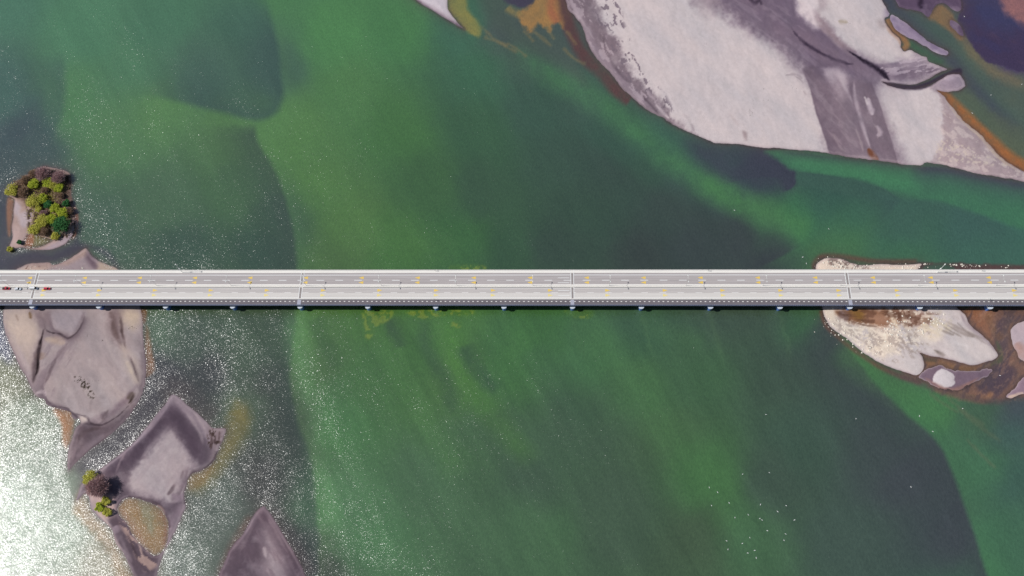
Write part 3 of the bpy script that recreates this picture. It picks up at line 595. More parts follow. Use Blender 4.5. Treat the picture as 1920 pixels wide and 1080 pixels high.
w, d = LAND['patch']; ll.mix(w, smooth(-1, 1, d), (208,204,208))
LT([(1730,706),(1770,730),(1800,728),(1840,705)], (160,120,110), 3, 3, .7, grain=1)
ll.dots([(1540,585),(1600,610),(1680,620),(1740,615),(1730,660),(1660,680),(1560,620)], 5, .12, (170,158,150), .7, 135, 5, 30, 2, .3)
ll.dots([(1560,600),(1700,625),(1720,650),(1640,670)], 3.4, .2, (236,228,214), .8, 136, 5, 30, 1.5, .2)
ll.dots([(1572,581),(1668,581),(1760,590),(1720,612),(1600,604)], 6, .05, (118,82,66), .6, 137, 5, 10, 3, .4)
for n_, c_ in (('east', (186,172,180)), ('southeast', (150,128,146))):
    w, d = LAND[n_]; ll.mix(w, smooth(-3, 3, d), c_)
LT([(1905,640),(1915,660),(1940,680)], (176,134,120), 8, 8, .8, warp=2); LT([(1888,744),(1905,742),(1920,736)], (214,190,170), 3, 2, .8, grain=1)
ll.soften = 1.0; ll.thin = True; ll.uneven = .8
for pts, c, wd, a in (([(86,722),(84,735),(86,747),(96,759),(112,763),(127,766),(132,773),(148,778),(163,783),(168,792),(180,797),(192,797),(208,789),(225,778),(243,760),(259,742),(268,712)], (96,80,90), 1.6, .85),
   ([(84,603),(88,618),(98,624),(112,626),(122,632),(130,634),(144,624),(156,606),(164,584)], (100,84,92), 1.8, .8),
   ([(86,612),(80,632),(74,655),(72,672),(70,690),(62,718)], (70,54,60), 2.4, .85), ([(73,672),(71,692),(66,706)], (60,46,50), 2.2, .8),
   ([(112,664),(100,684),(92,704),(84,722)], (120,104,112), 3, .7), ([(130,640),(118,655),(108,672)], (136,120,126), 3, .5),
   ([(216,590),(214,612),(220,632),(230,652)], (112,92,92), 5, .6), ([(226,590),(229,615),(232,640),(236,656)], (100,80,80), 3, .6), ([(206,584),(214,600)], (120,100,100), 4, .5),
   ([(243,666),(250,684),(258,708)], (118,102,106), 1.6, .7), ([(234,672),(244,690),(250,706)], (206,190,172), 3, .5), ([(240,760),(247,750),(252,738)], (92,76,72), 2.2, .8), ([(190,792),(198,778),(204,768)], (120,104,110), 2.6, .7),
   ([(150,880),(158,858),(176,838),(210,815)], (96,80,88), 3, .5), ([(140,840),(150,818),(170,806),(200,802)], (110,92,98), 4, .7), ([(134,872),(140,845),(146,815)], (160,142,150), 2.5, .5),
   ([(136,700),(128,715),(122,732)], (160,148,150), 3, .5), ([(176,742),(172,760),(170,778)], (156,143,146), 2, .5), ([(200,715),(218,724)], (186,174,176), 2, .4), ([(128,740),(120,756)], (184,172,172), 2.5, .5),
   ([(30,640),(44,672),(58,700)], (184,170,172), 4, .4), ([(14,600),(24,612),(40,618)], (206,190,176), 3, .5), ([(30,590),(36,604)], (150,130,120), 2.5, .5), ([(56,584),(60,600)], (140,112,84), 2.5, .7),
   # diamond
   ([(346,770),(362,788),(376,812),(384,838)], (170,156,162), 3, .45), ([(362,770),(380,796),(388,820)], (176,162,166), 2.5, .45), ([(392,806),(398,826),(396,846)], (106,84,84), 2, .6), ([(404,812),(404,836)], (96,74,74), 1.6, .7), ([(412,806),(410,828)], (104,82,82), 1.4, .7),
   ([(222,905),(226,922),(218,940)], (160,148,154), 2, .4), ([(240,842),(226,866),(216,890)], (150,134,144), 2.2, .5), ([(330,905),(322,920),(314,930)], (120,104,112), 3, .6), ([(344,880),(338,900)], (112,96,104), 2.5, .5), ([(222,1000),(236,1030),(250,1058)], (148,132,142), 3, .6),
   ([(246,985),(262,1010),(284,1040)], (206,178,166), 2, .6), ([(252,1002),(262,1024),(270,1050)], (196,170,160), 1.8, .6), ([(236,995),(250,1025),(262,1055)], (96,80,90), 2, .6),
   # point
   ([(478,985),(462,1010),(448,1040)], (134,118,128), 3, .4), ([(500,965),(520,1000),(545,1045)], (146,130,140), 2.5, .5), ([(496,1022),(500,1048)], (186,174,178), 3, .5),
   # big bar
   ([(1085,20),(1098,50),(1118,80)], (160,148,158), 1.6, .6), ([(1108,100),(1136,132),(1165,160)], (152,138,150), 2, .6), ([(1140,110),(1160,136),(1186,160)], (112,98,112), 3, .5), ([(1124,62),(1134,84)], (116,102,114), 4, .5), ([(1204,180),(1222,200),(1236,216)], (106,92,106), 2.5, .6),
   ([(1488,142),(1500,150),(1508,162)], (150,138,146), 1.4, .6), ([(1504,170),(1512,180)], (160,148,154), 1.5, .5), ([(1280,212),(1292,226),(1300,246)], (176,166,170), 2, .4), ([(1365,210),(1378,226),(1386,238)], (188,178,180), 2.5, .4),
   ([(1620,180),(1628,200)], (206,196,200), 1.6, .6), ([(1636,232),(1648,248),(1644,262)], (170,156,164), 1.6, .5), ([(1600,232),(1612,262),(1620,288)], (168,154,160), 2, .4),
   ([(1560,250),(1572,272),(1590,290)], (160,146,154), 2.4, .4), ([(1652,128),(1682,130),(1712,120)], (172,160,172), 1.2, .6), ([(1690,136),(1730,128),(1760,124)], (160,146,162), 1.2, .6), ([(1700,112),(1722,108)], (206,196,200), 2, .6),
   # pale bar
   ([(1556,598),(1576,616),(1606,634),(1640,652)], (170,158,152), 1.5, .5), ([(1585,600),(1620,610),(1655,614)], (140,112,96), 1.4, .6), ([(1700,640),(1706,660),(1716,676)], (168,158,156), 1.4, .6), ([(1690,650),(1696,668)], (176,166,164), 1.6, .5),
   ([(1750,656),(1762,662),(1776,668)], (130,120,116), 2.4, .6), ([(1738,632),(1750,640),(1762,636)], (222,214,202), 2, .6), ([(1780,590),(1808,618),(1840,640),(1858,652)], (150,140,138), 1.3, .6), ([(1786,640),(1820,652)], (216,212,212), 2.5, .5), ([(1766,612),(1784,622),(1806,634)], (140,128,120), 1.6, .6)):
    ll.stroke(pts, c, wd, wd * .8, min(1, a * 1.15), warp=1.2, grain=1.2, taper=.25)
# grain and rim, the same for every bar
fine = fbm(3.2, 91, 40, 1.6, 3); broad = fbm(30, 95, 50, 2.5, 4); ripple = fbm(5, 99, 65, 5, 3)
ll.C *= (1 + .022 * fine + .03 * broad + .016 * ripple)[..., None]

land_any = np.full((NY, NX), -99, np.float32)
for n_, (w, d) in LAND.items(): land_any[w] = np.maximum(land_any[w], d)
# thin dark wet margin, in the water and on the sand
near = np.exp(-np.abs(land_any + 1.4) / 1.5) * (land_any < 1)
wl.C += (np.array((66,46,54), np.float32) - wl.C) * (.72 * near * (.7 + .7 * NM))[..., None].clip(0, 1)
sh = np.exp(-np.maximum(-land_any, 0) / 9.0) * (land_any < 0)
wl.C += (np.array((92,78,76), np.float32) - wl.C) * (.42 * sh)[..., None]
rimw = np.ones((NY, NX), np.float32)
for n_ in ('flat', 'mud', 'mudbit', 'spit', 'southeast', 'east', 'patch'):
    w, d = LAND[n_]; rimw[w] = np.where(d > -6, .25, rimw[w])
rim = np.exp(-np.maximum(land_any, 0) / 1.6) * (land_any > -3)
ll.C += (np.array((128,112,122), np.float32) - ll.C) * (.6 * rim * rimw)[..., None]
rim2 = np.exp(-((land_any - 3.4) / 1.6) ** 2)
ll.C += (np.array((206,194,196), np.float32) - ll.C) * (.16 * rim2 * rimw * (1 + NM).clip(0, 1.5))[..., None]

gm = np.exp(-((PX - 1330) / 260) ** 2) * smooth(580, 700, PY); wl.C += (gm * .8)[..., None] * np.array((1, 7, -3), np.float32)
lum = wl.C @ np.array((.3, .59, .11), np.float32)
wl.C += (lum[..., None] - wl.C) * .09; wl.C *= np.array((1.06, 1.025, .95), np.float32); wl.C *= 1.03; wl.C -= np.array((2.5, 2.5, 6.0), np.float32)
ll.C *= 1 + (.014 * broad)[..., None] * np.array((.8, 0, -.7), np.float32)
ly = (ll.C @ np.array((.3, .59, .11), np.float32))[..., None]
ll.C += (ly - ll.C) * .10 * (ly < 190)
ll.C *= 1 - .30 * np.maximum(0, 158 - ly) / np.maximum(ly, 30)
ll.C *= np.array((1.03, .982, .968), np.float32)
def sheet(name, w, z, cols, keep=None, extra=None):
    """grid mesh over a window of the survey"""
    X, Y = GX[w], GY[w]; h, k = X.shape
    idx = np.arange(h * k).reshape(h, k)
    q = np.stack([idx[:-1, :-1], idx[:-1, 1:], idx[1:, 1:], idx[1:, :-1]], -1).reshape(-1, 4)
    if keep is not None:
        kc = (keep[:-1, :-1] | keep[:-1, 1:] | keep[1:, 1:] | keep[1:, :-1]).reshape(-1); q = q[kc]
    used = np.zeros(h * k, bool); used[q] = True; new = np.cumsum(used) - 1; q = new[q].astype(np.int32)
    co = np.stack([X.ravel(), Y.ravel(), np.broadcast_to(z, X.shape).ravel()], -1)[used].astype(np.float32)
    me = bpy.data.meshes.new(name)
    me.vertices.add(len(co)); me.vertices.foreach_set('co', co.ravel())
    me.loops.add(q.size); me.loops.foreach_set('vertex_index', q.ravel())
    me.polygons.add(len(q)); me.polygons.foreach_set('loop_start', np.arange(0, q.size, 4, dtype=np.int32))
    me.update(calc_edges=True)
    me.polygons.foreach_set('use_smooth', np.ones(len(q), bool))
    c = (lin(cols.reshape(-1, 3)[used]) / KL).clip(0, .85)
    a = me.attributes.new('tone', 'FLOAT_COLOR', 'POINT')
    a.data.foreach_set('color', np.concatenate([c, np.ones((len(c), 1))], 1).astype(np.float32).ravel())
    if extra is not None:
        b = me.attributes.new('chop', 'FLOAT', 'POINT'); b.data.foreach_set('value', extra.ravel()[used].astype(np.float32))
    return link(bpy.data.objects.new(name, me))

# ---- sand material
sm_ = bpy.data.materials.new('river_sand'); sm_.use_nodes = True
t = sm_.node_tree; b = t.nodes['Principled BSDF']; at_ = t.nodes.new('ShaderNodeAttribute'); at_.attribute_name = 'tone'
tc = t.nodes.new('ShaderNodeTexCoord'); n1 = t.nodes.new('ShaderNodeTexNoise'); n1.inputs['Scale'].default_value = 1.1; n1.inputs['Detail'].default_value = 6
t.links.new(tc.outputs['Object'], n1.inputs['Vector'])
mr = t.nodes.new('ShaderNodeMapRange'); mr.inputs['From Min'].default_value = .3; mr.inputs['From Max'].default_value = .7; mr.inputs['To Min'].default_value = .965; mr.inputs['To Max'].default_value = 1.03
t.links.new(n1.outputs[0], mr.inputs[0])
vm = t.nodes.new('ShaderNodeVectorMath'); vm.operation = 'SCALE'; t.links.new(at_.outputs['Color'], vm.inputs[0]); t.links.new(mr.outputs[0], vm.inputs['Scale'])
t.links.new(vm.outputs[0], b.inputs['Base Color']); b.inputs['Roughness'].default_value = .9; b.inputs['Specular IOR Level'].default_value = .06
n2 = t.nodes.new('ShaderNodeTexNoise'); n2.inputs['Scale'].default_value = .35; n2.inputs['Detail'].default_value = 8; n2.inputs['Roughness'].default_value = .6
t.links.new(tc.outputs['Object'], n2.inputs['Vector'])
bp = t.nodes.new('ShaderNodeBump'); bp.inputs['Distance'].default_value = .09; t.links.new(n2.outputs[0], bp.inputs['Height']); t.links.new(bp.outputs[0], b.inputs['Normal'])
NAMES = {'big': ('sandbar', 'broad pale grey sandbar with dark wet gullies above the bridge'), 'spit': ('sandbar', 'narrow purple grey mud spit beside the green side channel'),
 'mud': ('mud_flat', 'lumpy purple mud flat in the top right channel'), 'mudbit': ('mud_flat', 'tiny ragged mud hump next to dark purple water'),
 'wedge': ('sandbar', 'thin pale sand wedge reaching in beside yellow shallows'), 'left': ('sandbar', 'grey brown sandbar passing under the left end of the bridge'),
 'diamond': ('sandbar', 'diamond shaped dark sandbar holding an orange pond'), 'point': ('sandbar', 'pointed dark sand spit at the foot of the photo'),
 'islet': ('sandbar', 'small sandy islet carrying the clump of yellow green trees'), 'pale': ('sandbar', 'cream and pale grey bar passing under the right part of the bridge'),
 'patch': ('sandbar', 'small round pale sand patch on a purple mud flat'), 'flat': ('mud_flat', 'purple brown mud flat below the cream bar'),
 'east': ('sandbar', 'pinkish grey bar across the dark channel from the cream bar'), 'southeast': ('mud_flat', 'pinkish mud flat south of the pinkish grey bar')}
HT = {'flat': .18, 'mud': .25, 'mudbit': .2, 'southeast': .2, 'spit': .25}
for n_, (w, d) in LAND.items():
    hm = HT.get(n_, .8); m_ = d * .386
    z = np.where(m_ > 0, hm * (1 - np.exp(-m_ * .14 / hm)), m_ * .14)
    z = np.clip(z, -.5, 3) + np.clip(m_ / 12, 0, 1) * .16 * NM[w] * (hm > .3)
    z = np.where(m_ > .6, np.maximum(z, .03), z)
    if n_ == 'patch': z = np.where(m_ > -1.2, z + .22, z)
    nm, lb = NAMES[n_]
    tag(sheet(nm, w, z, ll.C[w], keep=(d > -3.5)), lb, kind='structure').data.materials.append(sm_)

# ---- water sheet and its material
chop = np.ones((NY, NX), np.float32)
def calm(pts, v, soft=14):
    w, d = sdf(pts, 40)
    if w is not None: m = smooth(-soft, soft, d); chop[w] += (v - chop[w]) * m
calm([(120,885),(200,850),(260,800),(310,745),(330,720),(290,735),(230,795),(170,840)], .55)
calm([(130,875),(160,868),(160,925),(140,940),(128,910)], .25, 6)
calm([(400,1090),(440,1010),(480,950),(470,935),(420,1000),(370,1090)], .6)
calm([(-60,500),(20,480),(60,470),(140,460),(180,470),(90,495),(0,560),(-60,560)], .3, 8)
calm([(0,380),(14,372),(24,440),(10,500),(-40,500),(-40,380)], .55)
calm([(850,-60),(1100,100),(1500,440),(1930,500),(1930,-100)], .45, 60)
calm(pond, .42, 5); calm([(108,768),(140,775),(140,830),(124,835),(116,800)], .5, 5); calm([(437,756),(470,790),(425,870),(365,925),(350,912),(400,862)], .75, 10)
calm([(-60,-60),(560,-60),(560,300),(540,480),(200,490),(150,300),(-60,300)], .96, 60); calm([(560,-60),(900,-60),(1000,500),(560,500)], 1.02, 40); calm([(600,585),(1500,585),(1500,1140),(640,1140)], 1.0, 50)
chop *= (1 + .18 * NL + .22 * flow2)
wob = sheet('river_water', (slice(0, NY), slice(0, NX)), np.float32(0.0), wl.C, extra=chop)
tag(wob, 'green river water with shallow shelves and sparkling ripples', kind='structure')
wm = bpy.data.materials.new('river_water'); wm.use_nodes = True; wob.data.materials.append(wm)
t = wm.node_tree; t.nodes.clear(); N = t.nodes.new; Lk = t.links.new
out = N('ShaderNodeOutputMaterial'); at_ = N('ShaderNodeAttribute'); at_.attribute_name = 'tone'; ac = N('ShaderNodeAttribute'); ac.attribute_name = 'chop'
tc = N('ShaderNodeTexCoord')
def noise(scale, detail, rough, sc=(1, 1, 1), rot=0):
    mp = N('ShaderNodeMapping'); mp.inputs['Scale'].default_value = sc; mp.inputs['Rotation'].default_value = (0, 0, rot); Lk(tc.outputs['Object'], mp.inputs[0])
    n = N('ShaderNodeTexNoise'); n.inputs['Scale'].default_value = scale; n.inputs['Detail'].default_value = detail; n.inputs['Roughness'].default_value = rough; Lk(mp.outputs[0], n.inputs['Vector']); return n
def vmath(op, a, b_=None, s=None):
    v = N('ShaderNodeVectorMath'); v.operation = op; Lk(a, v.inputs[0])
    if b_ is not None:
        if isinstance(b_, tuple): v.inputs[1].default_value = b_
        else: Lk(b_, v.inputs[1])
    if s is not None:
        if isinstance(s, float): v.inputs['Scale'].default_value = s
        else: Lk(s, v.inputs['Scale'])
    return v.outputs[0]
na = noise(2.7, 1.5, .6, (1, .6, 1), R(20)); nb = noise(.12, 2, .5)
s1 = vmath('SUBTRACT', na.outputs['Color'], (.5, .5, .5)); s2 = vmath('SUBTRACT', nb.outputs['Color'], (.5, .5, .5))
slope = vmath('ADD', vmath('SCALE', s1, s=.98), vmath('SCALE', s2, s=.10))
nd = noise(.9, 2, .6, (1, .7, 1), R(-15)); tl = N('ShaderNodeMapRange'); tl.inputs['From Min'].default_value = .34; tl.inputs['From Max'].default_value = .72; tl.inputs['To Min'].default_value = .68; tl.inputs['To Max'].default_value = 1.5
Lk(nd.outputs[0], tl.inputs[0]); slope = vmath('SCALE', slope, s=tl.outputs[0])
slope = vmath('SCALE', slope, s=ac.outputs['Fac'])
nrm = vmath('NORMALIZE', vmath('ADD', vmath('MULTIPLY', slope, (1, 1, 0)), (0, 0, 1)))
df = N('ShaderNodeBsdfDiffuse')
mr = N('ShaderNodeMapRange'); mr.inputs['From Min'].default_value = .3; mr.inputs['From Max'].default_value = .7; mr.inputs['To Min'].default_value = .86; mr.inputs['To Max'].default_value = 1.14
nc = noise(.8, 3, .6, (1, .5, 1), R(25)); Lk(nc.outputs[0], mr.inputs[0])
Lk(vmath('SCALE', at_.outputs['Color'], s=mr.outputs[0]), df.inputs['Color'])
gl = N('ShaderNodeBsdfGlossy'); gl.distribution = 'BECKMANN'; gl.inputs['Roughness'].default_value = .31; Lk(nrm, gl.inputs['Normal'])
gl.inputs['Color'].default_value = (1, 1, 1, 1)
mx = N('ShaderNodeMixShader'); mx.inputs[0].default_value = .12
g2 = N('ShaderNodeBsdfGlossy'); g2.distribution = 'BECKMANN'; g2.inputs['Roughness'].default_value = .36; g2.inputs['Color'].default_value = (1, 1, 1, 1)
n3 = vmath('NORMALIZE', vmath('ADD', vmath('MULTIPLY', vmath('SCALE', s2, s=.03), (1, 1, 0)), (0, 0, 1))); Lk(n3, g2.inputs['Normal'])
m2 = N('ShaderNodeMixShader'); m2.inputs[0].default_value = .03; Lk(mx.outputs[0], m2.inputs[1]); Lk(g2.outputs[0], m2.inputs[2])
Lk(df.outputs[0], mx.inputs[1]); Lk(gl.outputs[0], mx.inputs[2]); Lk(m2.outputs[0], out.inputs[0])

# ================================================================== THE BRIDGE
Yp = lambda py, z=ZD: G(960, py, z)[1]
Xp = lambda px, py=540, z=ZD: G(px, py, z)[0]
JX = [Xp(1073.3) + k * (Xp(1587.6) - Xp(561.0)) / 2 for k in range(-3, 3)]   # expansion joints
SP = (JX[1] - JX[0]) / 4
BX0, BX1 = JX[0] - SP * 2.0, JX[-1] + SP * 2.0
bridge = empty('bridge', ((BX0 + BX1) / 2, 0, 0)); bxc = (BX0 + BX1) / 2
tag(bridge, 'long straight concrete road bridge with four lanes crossing the green river', 'bridge')
class BB(MB):
    def build(s, name, m, parent=bridge, **k):
        o = super().build(name, m, parent, **k); o.location = (-bxc, 0, 0); return o
con = mat('pale_concrete', alb(245,237,230), .8, var=.05, scale=.5, bump=.01, stretch=(.15, 1, 1))
con2 = mat('shade_dark_deck_concrete', (.035, .035, .045), .85, var=.15, scale=.3)  # near-black: shade on the deck side and girders is put into the colour
asu = mat('upper_asphalt', alb(184,174,173), .9, var=.16, scale=.7, stretch=(.03, 1.8, 1))
asl = mat('lower_asphalt', alb(200,191,188), .9, var=.14, scale=.7, stretch=(.03, 1.8, 1))
asl2 = mat('worn_lane', alb(220,212,207), .9, var=.07, scale=.7, stretch=(.03, 1.8, 1))
ash = mat('shoulder_asphalt', alb(178,168,168), .9, var=.1, scale=.8, stretch=(.05, 1.2, 1))
wkm = mat('walkway_asphalt', alb(116,108,114), .9, var=.16, scale=.5, stretch=(.12, 1, 1))
whp = mat('white_paint', (.84, .84, .82), .6)
whd = mat('worn_white_paint', (.80, .77, .74), .7)
yel = mat('yellow_paint', alb(242,204,104), .6)
yel2 = mat('pale_yellow_paint', alb(244,222,146), .6)  # paler yellow for the outer arrow row of the lower carriageway
drk = mat('joint_rubber', alb(158,148,146), .8, var=.4, scale=1.8)
rail_m = mat('blue_grey_steel', alb(150,158,186), .5, .2)
blue_m = mat('blue_concrete', alb(90,125,190), .8, var=.15, scale=.7)
pierm = mat('pier_concrete', alb(214,220,232), .8, var=.08, scale=.6)
yT0, yT1 = Yp(506.6), Yp(512.0)
yS, yU1 = Yp(514.6), Yp(532.8)
yM0, yM1 = Yp(533.2), Yp(539.6)
yL1 = Yp(557.6); yLm = Yp(549.2); yP0, yP1 = Yp(559.6), Yp(562.2); yW1 = Yp(571.6); yE = Yp(572.6)
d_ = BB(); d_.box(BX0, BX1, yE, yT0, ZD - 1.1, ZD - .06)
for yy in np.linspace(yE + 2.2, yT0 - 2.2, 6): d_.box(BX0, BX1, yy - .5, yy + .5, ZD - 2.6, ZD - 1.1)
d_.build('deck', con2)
BB().quad(BX0, BX1, yS + .001, yT1 - .001, ZD - .02).build('shoulder', ash)
BB().quad(BX0, BX1, yM0, yS, ZD - .02).build('road_surface', asu)
o = BB().quad(BX0, BX1, yLm, yM1, ZD - .02).build('road_surface', asl)
BB().quad(BX0, BX1, yP0, yLm, ZD - .02).build('road_surface', asl2)
BB().quad(BX0, BX1, yE, yP1, ZD - .30 + .26).build('walkway', wkm)
BB().box(BX0, BX1, yT1, yT0 - .25, ZD - .3, ZD + .22).build('footpath', con)
BB().box(BX0, BX1, yT0 - .25, yT0 + .35, ZD - 1.2, ZD + .05).build('edge_beam', mat('edge_grey', alb(206,202,200), .8, var=.08, scale=.5))
m_ = BB(); m_.box(BX0, BX1, yM1 + .35, yM0 - .2, ZD - .05, ZD + .2); ym = (yM0 + yM1) / 2
m_.loft([[(BX0, ym - .45, ZD + .2), (BX0, ym + .45, ZD + .2), (BX0, ym + .14, ZD + 1), (BX0, ym - .14, ZD + 1)], [(BX1, ym - .45, ZD + .2), (BX1, ym + .45, ZD + .2), (BX1, ym + .14, ZD + 1), (BX1, ym - .14, ZD + 1)]])
m_.build('median', con)
m_ = BB(); m_.loft([[(x, yP1, ZD - .05), (x, yP0, ZD - .05), (x, yP0 - .25, ZD + .45), (x, yP1 + .1, ZD + .9)] for x in (BX0, BX1)]); m_.build('parapet', con)
# edge lines
for yy, wd, mm in ((515.6, .42, whp), (533.3, .2, whp), (540.1, .22, whp), (558.4, .36, whp)):
    y_ = Yp(yy); BB().quad(BX0, BX1, y_ - wd / 2, y_ + wd / 2, ZD - .012).build('edge_line', mm)
# lane dashes, as one marking each
PXM = (Xp(1100) - Xp(1000)) / 100
a = BB(); p = 36.05 * PXM; x = Xp(984.8) - 40 * p
while x < BX1:
    if x > BX0: a.quad(x, x + 14.6 * PXM, Yp(525.4) - .2, Yp(525.4) + .2, ZD - .012)
    x += p
a.build('lane_marking', whp)
a = BB(); p = 33.6 * PXM; x = Xp(106.5, 548) - 20 * p
while x < BX1:
    if x > BX0: a.quad(x, x + 12.0 * PXM, Yp(548.6) - .17, Yp(548.6) + .17, ZD - .012)
    x += p
a.build('lane_marking', whd)
a = BB(); p = 8.64 * PXM; x = Xp(8, 565) - 60 * p
while x < BX1:
    if x > BX0: a.quad(x, x + 3.0 * PXM, Yp(565.2) - .26, Yp(565.2) + .26, ZD - .03)
    x += p
a.build('walkway_marking', whd)
for yy in (521, 530, 544.6, 554): BB().quad(Xp(1046), Xp(1067.5), Yp(yy) - .16, Yp(yy) + .16, ZD - .0119).build('guide_line', whp)
# arrows
def arrow(cx, cy, s, m):
    L, H = 4.9 * PXM, 2.75 * PXM
    v = [(cx + s * L, cy), (cx - s * L * .35, cy + H * .8), (cx - s * L * .9, cy + H), (cx - s * L * .9, cy - H), (cx - s * L * .35, cy - H * .8)]
    b = BB(); b.add([(q[0], q[1], ZD - .011) for q in v], [tuple(range(5))]); 
    o = b.build('arrow_marking', m)
    if s < 0: o.data.flip_normals()
p = (Xp(1857.5) - Xp(51)) / 17
x = Xp(51) - p
for k in range(21):
    for yy in (520.7, 529.7):
        if BX0 < x < BX1: arrow(x, Yp(yy), -1, yel)
    x += p
p = (Xp(1901) - Xp(187.5)) / 16; x = Xp(187.5) - 2 * p
for k in range(21):
    for yy, mm in ((544.4, yel), (553.6, yel2)):
        if BX0 < x < BX1: arrow(x, Yp(yy), 1, mm)
    x += p
# expansion joints
for i, x in enumerate(JX):
    e = BB().quad(x - .72, x + .72, yP0 + .1, yM1 + .36, ZD - .009).build('expansion_joint', drk); e.data.materials[0] = drk
    q = MB().quad(x - .72, x + .72, yM0 - .2, yT1, ZD - .009).build('rubber_strip', drk, e)
    q = MB()
    for s in (-1, 1):
        q.box(x + s * 1.0 - .2, x + s * 1.0 + .2, yP0, yM1 + .3, ZD - .02, ZD + .012); q.box(x + s * 1.0 - .2, x + s * 1.0 + .2, yM0 - .15, yT1 + .1, ZD - .02, ZD + .012)
        q.box(x + s * 1.1 - .15, x + s * 1.1 + .15, yT1, yT0, ZD + .2, ZD + .235); q.box(x + s * 1.1 - .12, x + s * 1.1 + .12, yM1, yM0, ZD + .19, ZD + .215)
    q.build('steel_edge', whp, e)
    MB().box(x - 1.5, x + 1.1, yE - .1, yP1 - .1, ZD - .1, ZD + .03).build('cover_plate', mat('plate_grey', alb(178,176,190), .6, var=.2, scale=2.0), e)
# walkway railing
rl = BB(); yr = yE + .12
rl.box(BX0, BX1, yr - .07, yr + .07, ZD + 1.02, ZD + 1.12); rl.box(BX0, BX1, yr - .04, yr + .04, ZD + .5, ZD + .56); rl.box(BX0, BX1, yE - .2, yE, ZD - .1, ZD + .08)
x = BX0
while x < BX1: rl.box(x - .12, x + .12, yr - .22, yr + .1, ZD - .02, ZD + 1.05); x += 1.45
rl.build('railing', rail_m)
rl = BB(); yr = yT0 - .1
rl.box(BX0, BX1, yr - .05, yr + .05, ZD + 1.0, ZD + 1.08)
x = BX0
while x < BX1: rl.box(x - .05, x + .05, yr - .05, yr + .05, ZD + .2, ZD + 1.0); x += 2.4
rl.build('railing', con)
# piers
def rounded(hw, y0_, y1_, z, n=7):
    r = []
    for i in range(n): a = math.pi * i / (n - 1); r.append((hw * math.cos(a), y1_ + hw * .8 * math.sin(a), z))
    for i in range(n): a = math.pi * i / (n - 1); r.append((-hw * math.cos(a), y0_ - hw * .8 * math.sin(a), z))
    return r
pier0 = None
for k in range(-1, 22):
    x = JX[0] + k * SP - SP
    if not (BX0 < x < BX1): continue
    if pier0 is None:
        pm = MB(); pm.loft([rounded(1.5, yE + .6, yT0 - 1.5, -2), rounded(1.5, yE + .6, yT0 - 1.5, ZD - 4.6)]); pier0 = pm.build('pier', blue_m, bridge, smooth=False)
        pc = MB(); pc.loft([rounded(1.55, yE + .6, yT0 - 1.6, ZD - 4.6), rounded(1.9, yE + .1, yT0 - 1.2, ZD - 3.6), rounded(1.9, yE + .1, yT0 - 1.2, ZD - 2.62)]); pc.build('pier_cap', pierm, pier0)
        pier0.location = (x - bxc, 0, 0)
    else:
        c = copy_tree(pier0, bridge); c.location = (x - bxc, 0, 0)

# ================================================================== LAMPS AND MASTS
steel = mat('galvanised_steel', alb(206,204,200), .45, .3); lampw = mat('lamp_white', alb(236,236,232), .5); dk = mat('dark_glass', (.03, .035, .045), .15)
def make_lamp(x, y):
    r = empty('street_lamp', (x, y, ZD + .2))
    MB().tube((0, 0, 0), (0, 0, 12.4), .12, .07, 10).build('pole', steel, r)
    MB().box(-.3, .3, -.3, .3, 0, .12).build('base_plate', steel, r)
    for s in (-1, 1):
        MB().tube((0, 0, 12.2), (0, s * 2.0, 12.7), .09, .07, 8).build('arm', steel, r)
        h = MB().loft([[(-.26, s * 1.85, 12.6), (.26, s * 1.85, 12.6), (.2, s * 1.85, 12.8), (-.2, s * 1.85, 12.8)], [(-.34, s * 2.9, 12.72), (.34, s * 2.9, 12.72), (.24, s * 2.9, 12.92), (-.24, s * 2.9, 12.92)]]).build('lamp_head', lampw, r)
        MB().box(-.22, .22, min(s * 2.0, s * 2.8), max(s * 2.0, s * 2.8), 12.58, 12.61).build('lens', dk, h)
    return r
LX = [Xp(999, 536) + k * (Xp(1715, 536) - Xp(290, 536)) / 10 for k in range(-7, 8)]
where = ['beyond the left edge of the photo', 'by the red car at the left end', 'above the left sandbar just past the cars', 'where the left sandbar ends', 'over open water, first past the left sandbar', 'at the dark to green water line','over the left yellow weed clump', 'over the right yellow weed clumps', 'last before the joint with white guide lines', 'first past the joint with white guide lines', 'second right of the guide lines', 'third right of the guide lines', 'next to the joint over the cream bar', 'beside the tall camera mast', 'nearest the right edge of the photo']
lamp0 = None
for i, x in enumerate(LX):
    if proj(x, Yp(536), ZD)[0] < -40: continue
    if lamp0 is None: lamp0 = o = make_lamp(x, Yp(536.3))
    else: o = copy_tree(lamp0); o.location = (x, Yp(536.3), ZD + .2)
    tag(o, 'twin arm street lamp on median ' + where[i], 'street lamp', 'street lamps along the median')
def mast(px, label):
    x, y = G(px, 510.5, ZD + .22)
    r = empty('camera_mast', (x, y, ZD + .22))
    MB().tube((0, 0, 0), (0, 0, 13.2), .2, .12, 10).build('pole', lampw, r); MB().box(-.45, .45, -.35, .35, 5.4, 6.5).build('cabinet', lampw, r, bevel=.06)
    MB().tube((0, 0, 13.0), (0, 0, 13.6), .45, .38, 12).build('camera_dome', lampw, r)
    return tag(r, label, 'mast', 'masts on the upper footpath')
mast(1757.5, 'tall white mast leaning over the dark water right of the cream bar'); mast(342, 'tall white mast on the footpath above sparkling water near the left')
def post(px, py, label, grp):
    x, y = G(px, py, ZD)
    r = empty('marker_post', (x, y, ZD + .04)); MB().tube((0, 0, 0), (0, 0, 2.4), .09, .08, 8).build('pole', steel, r); MB().box(-.45, .45, -.2, .2, 1.7, 2.5).build('box', steel, r, bevel=.05)
    tag(r, label, 'post', grp)
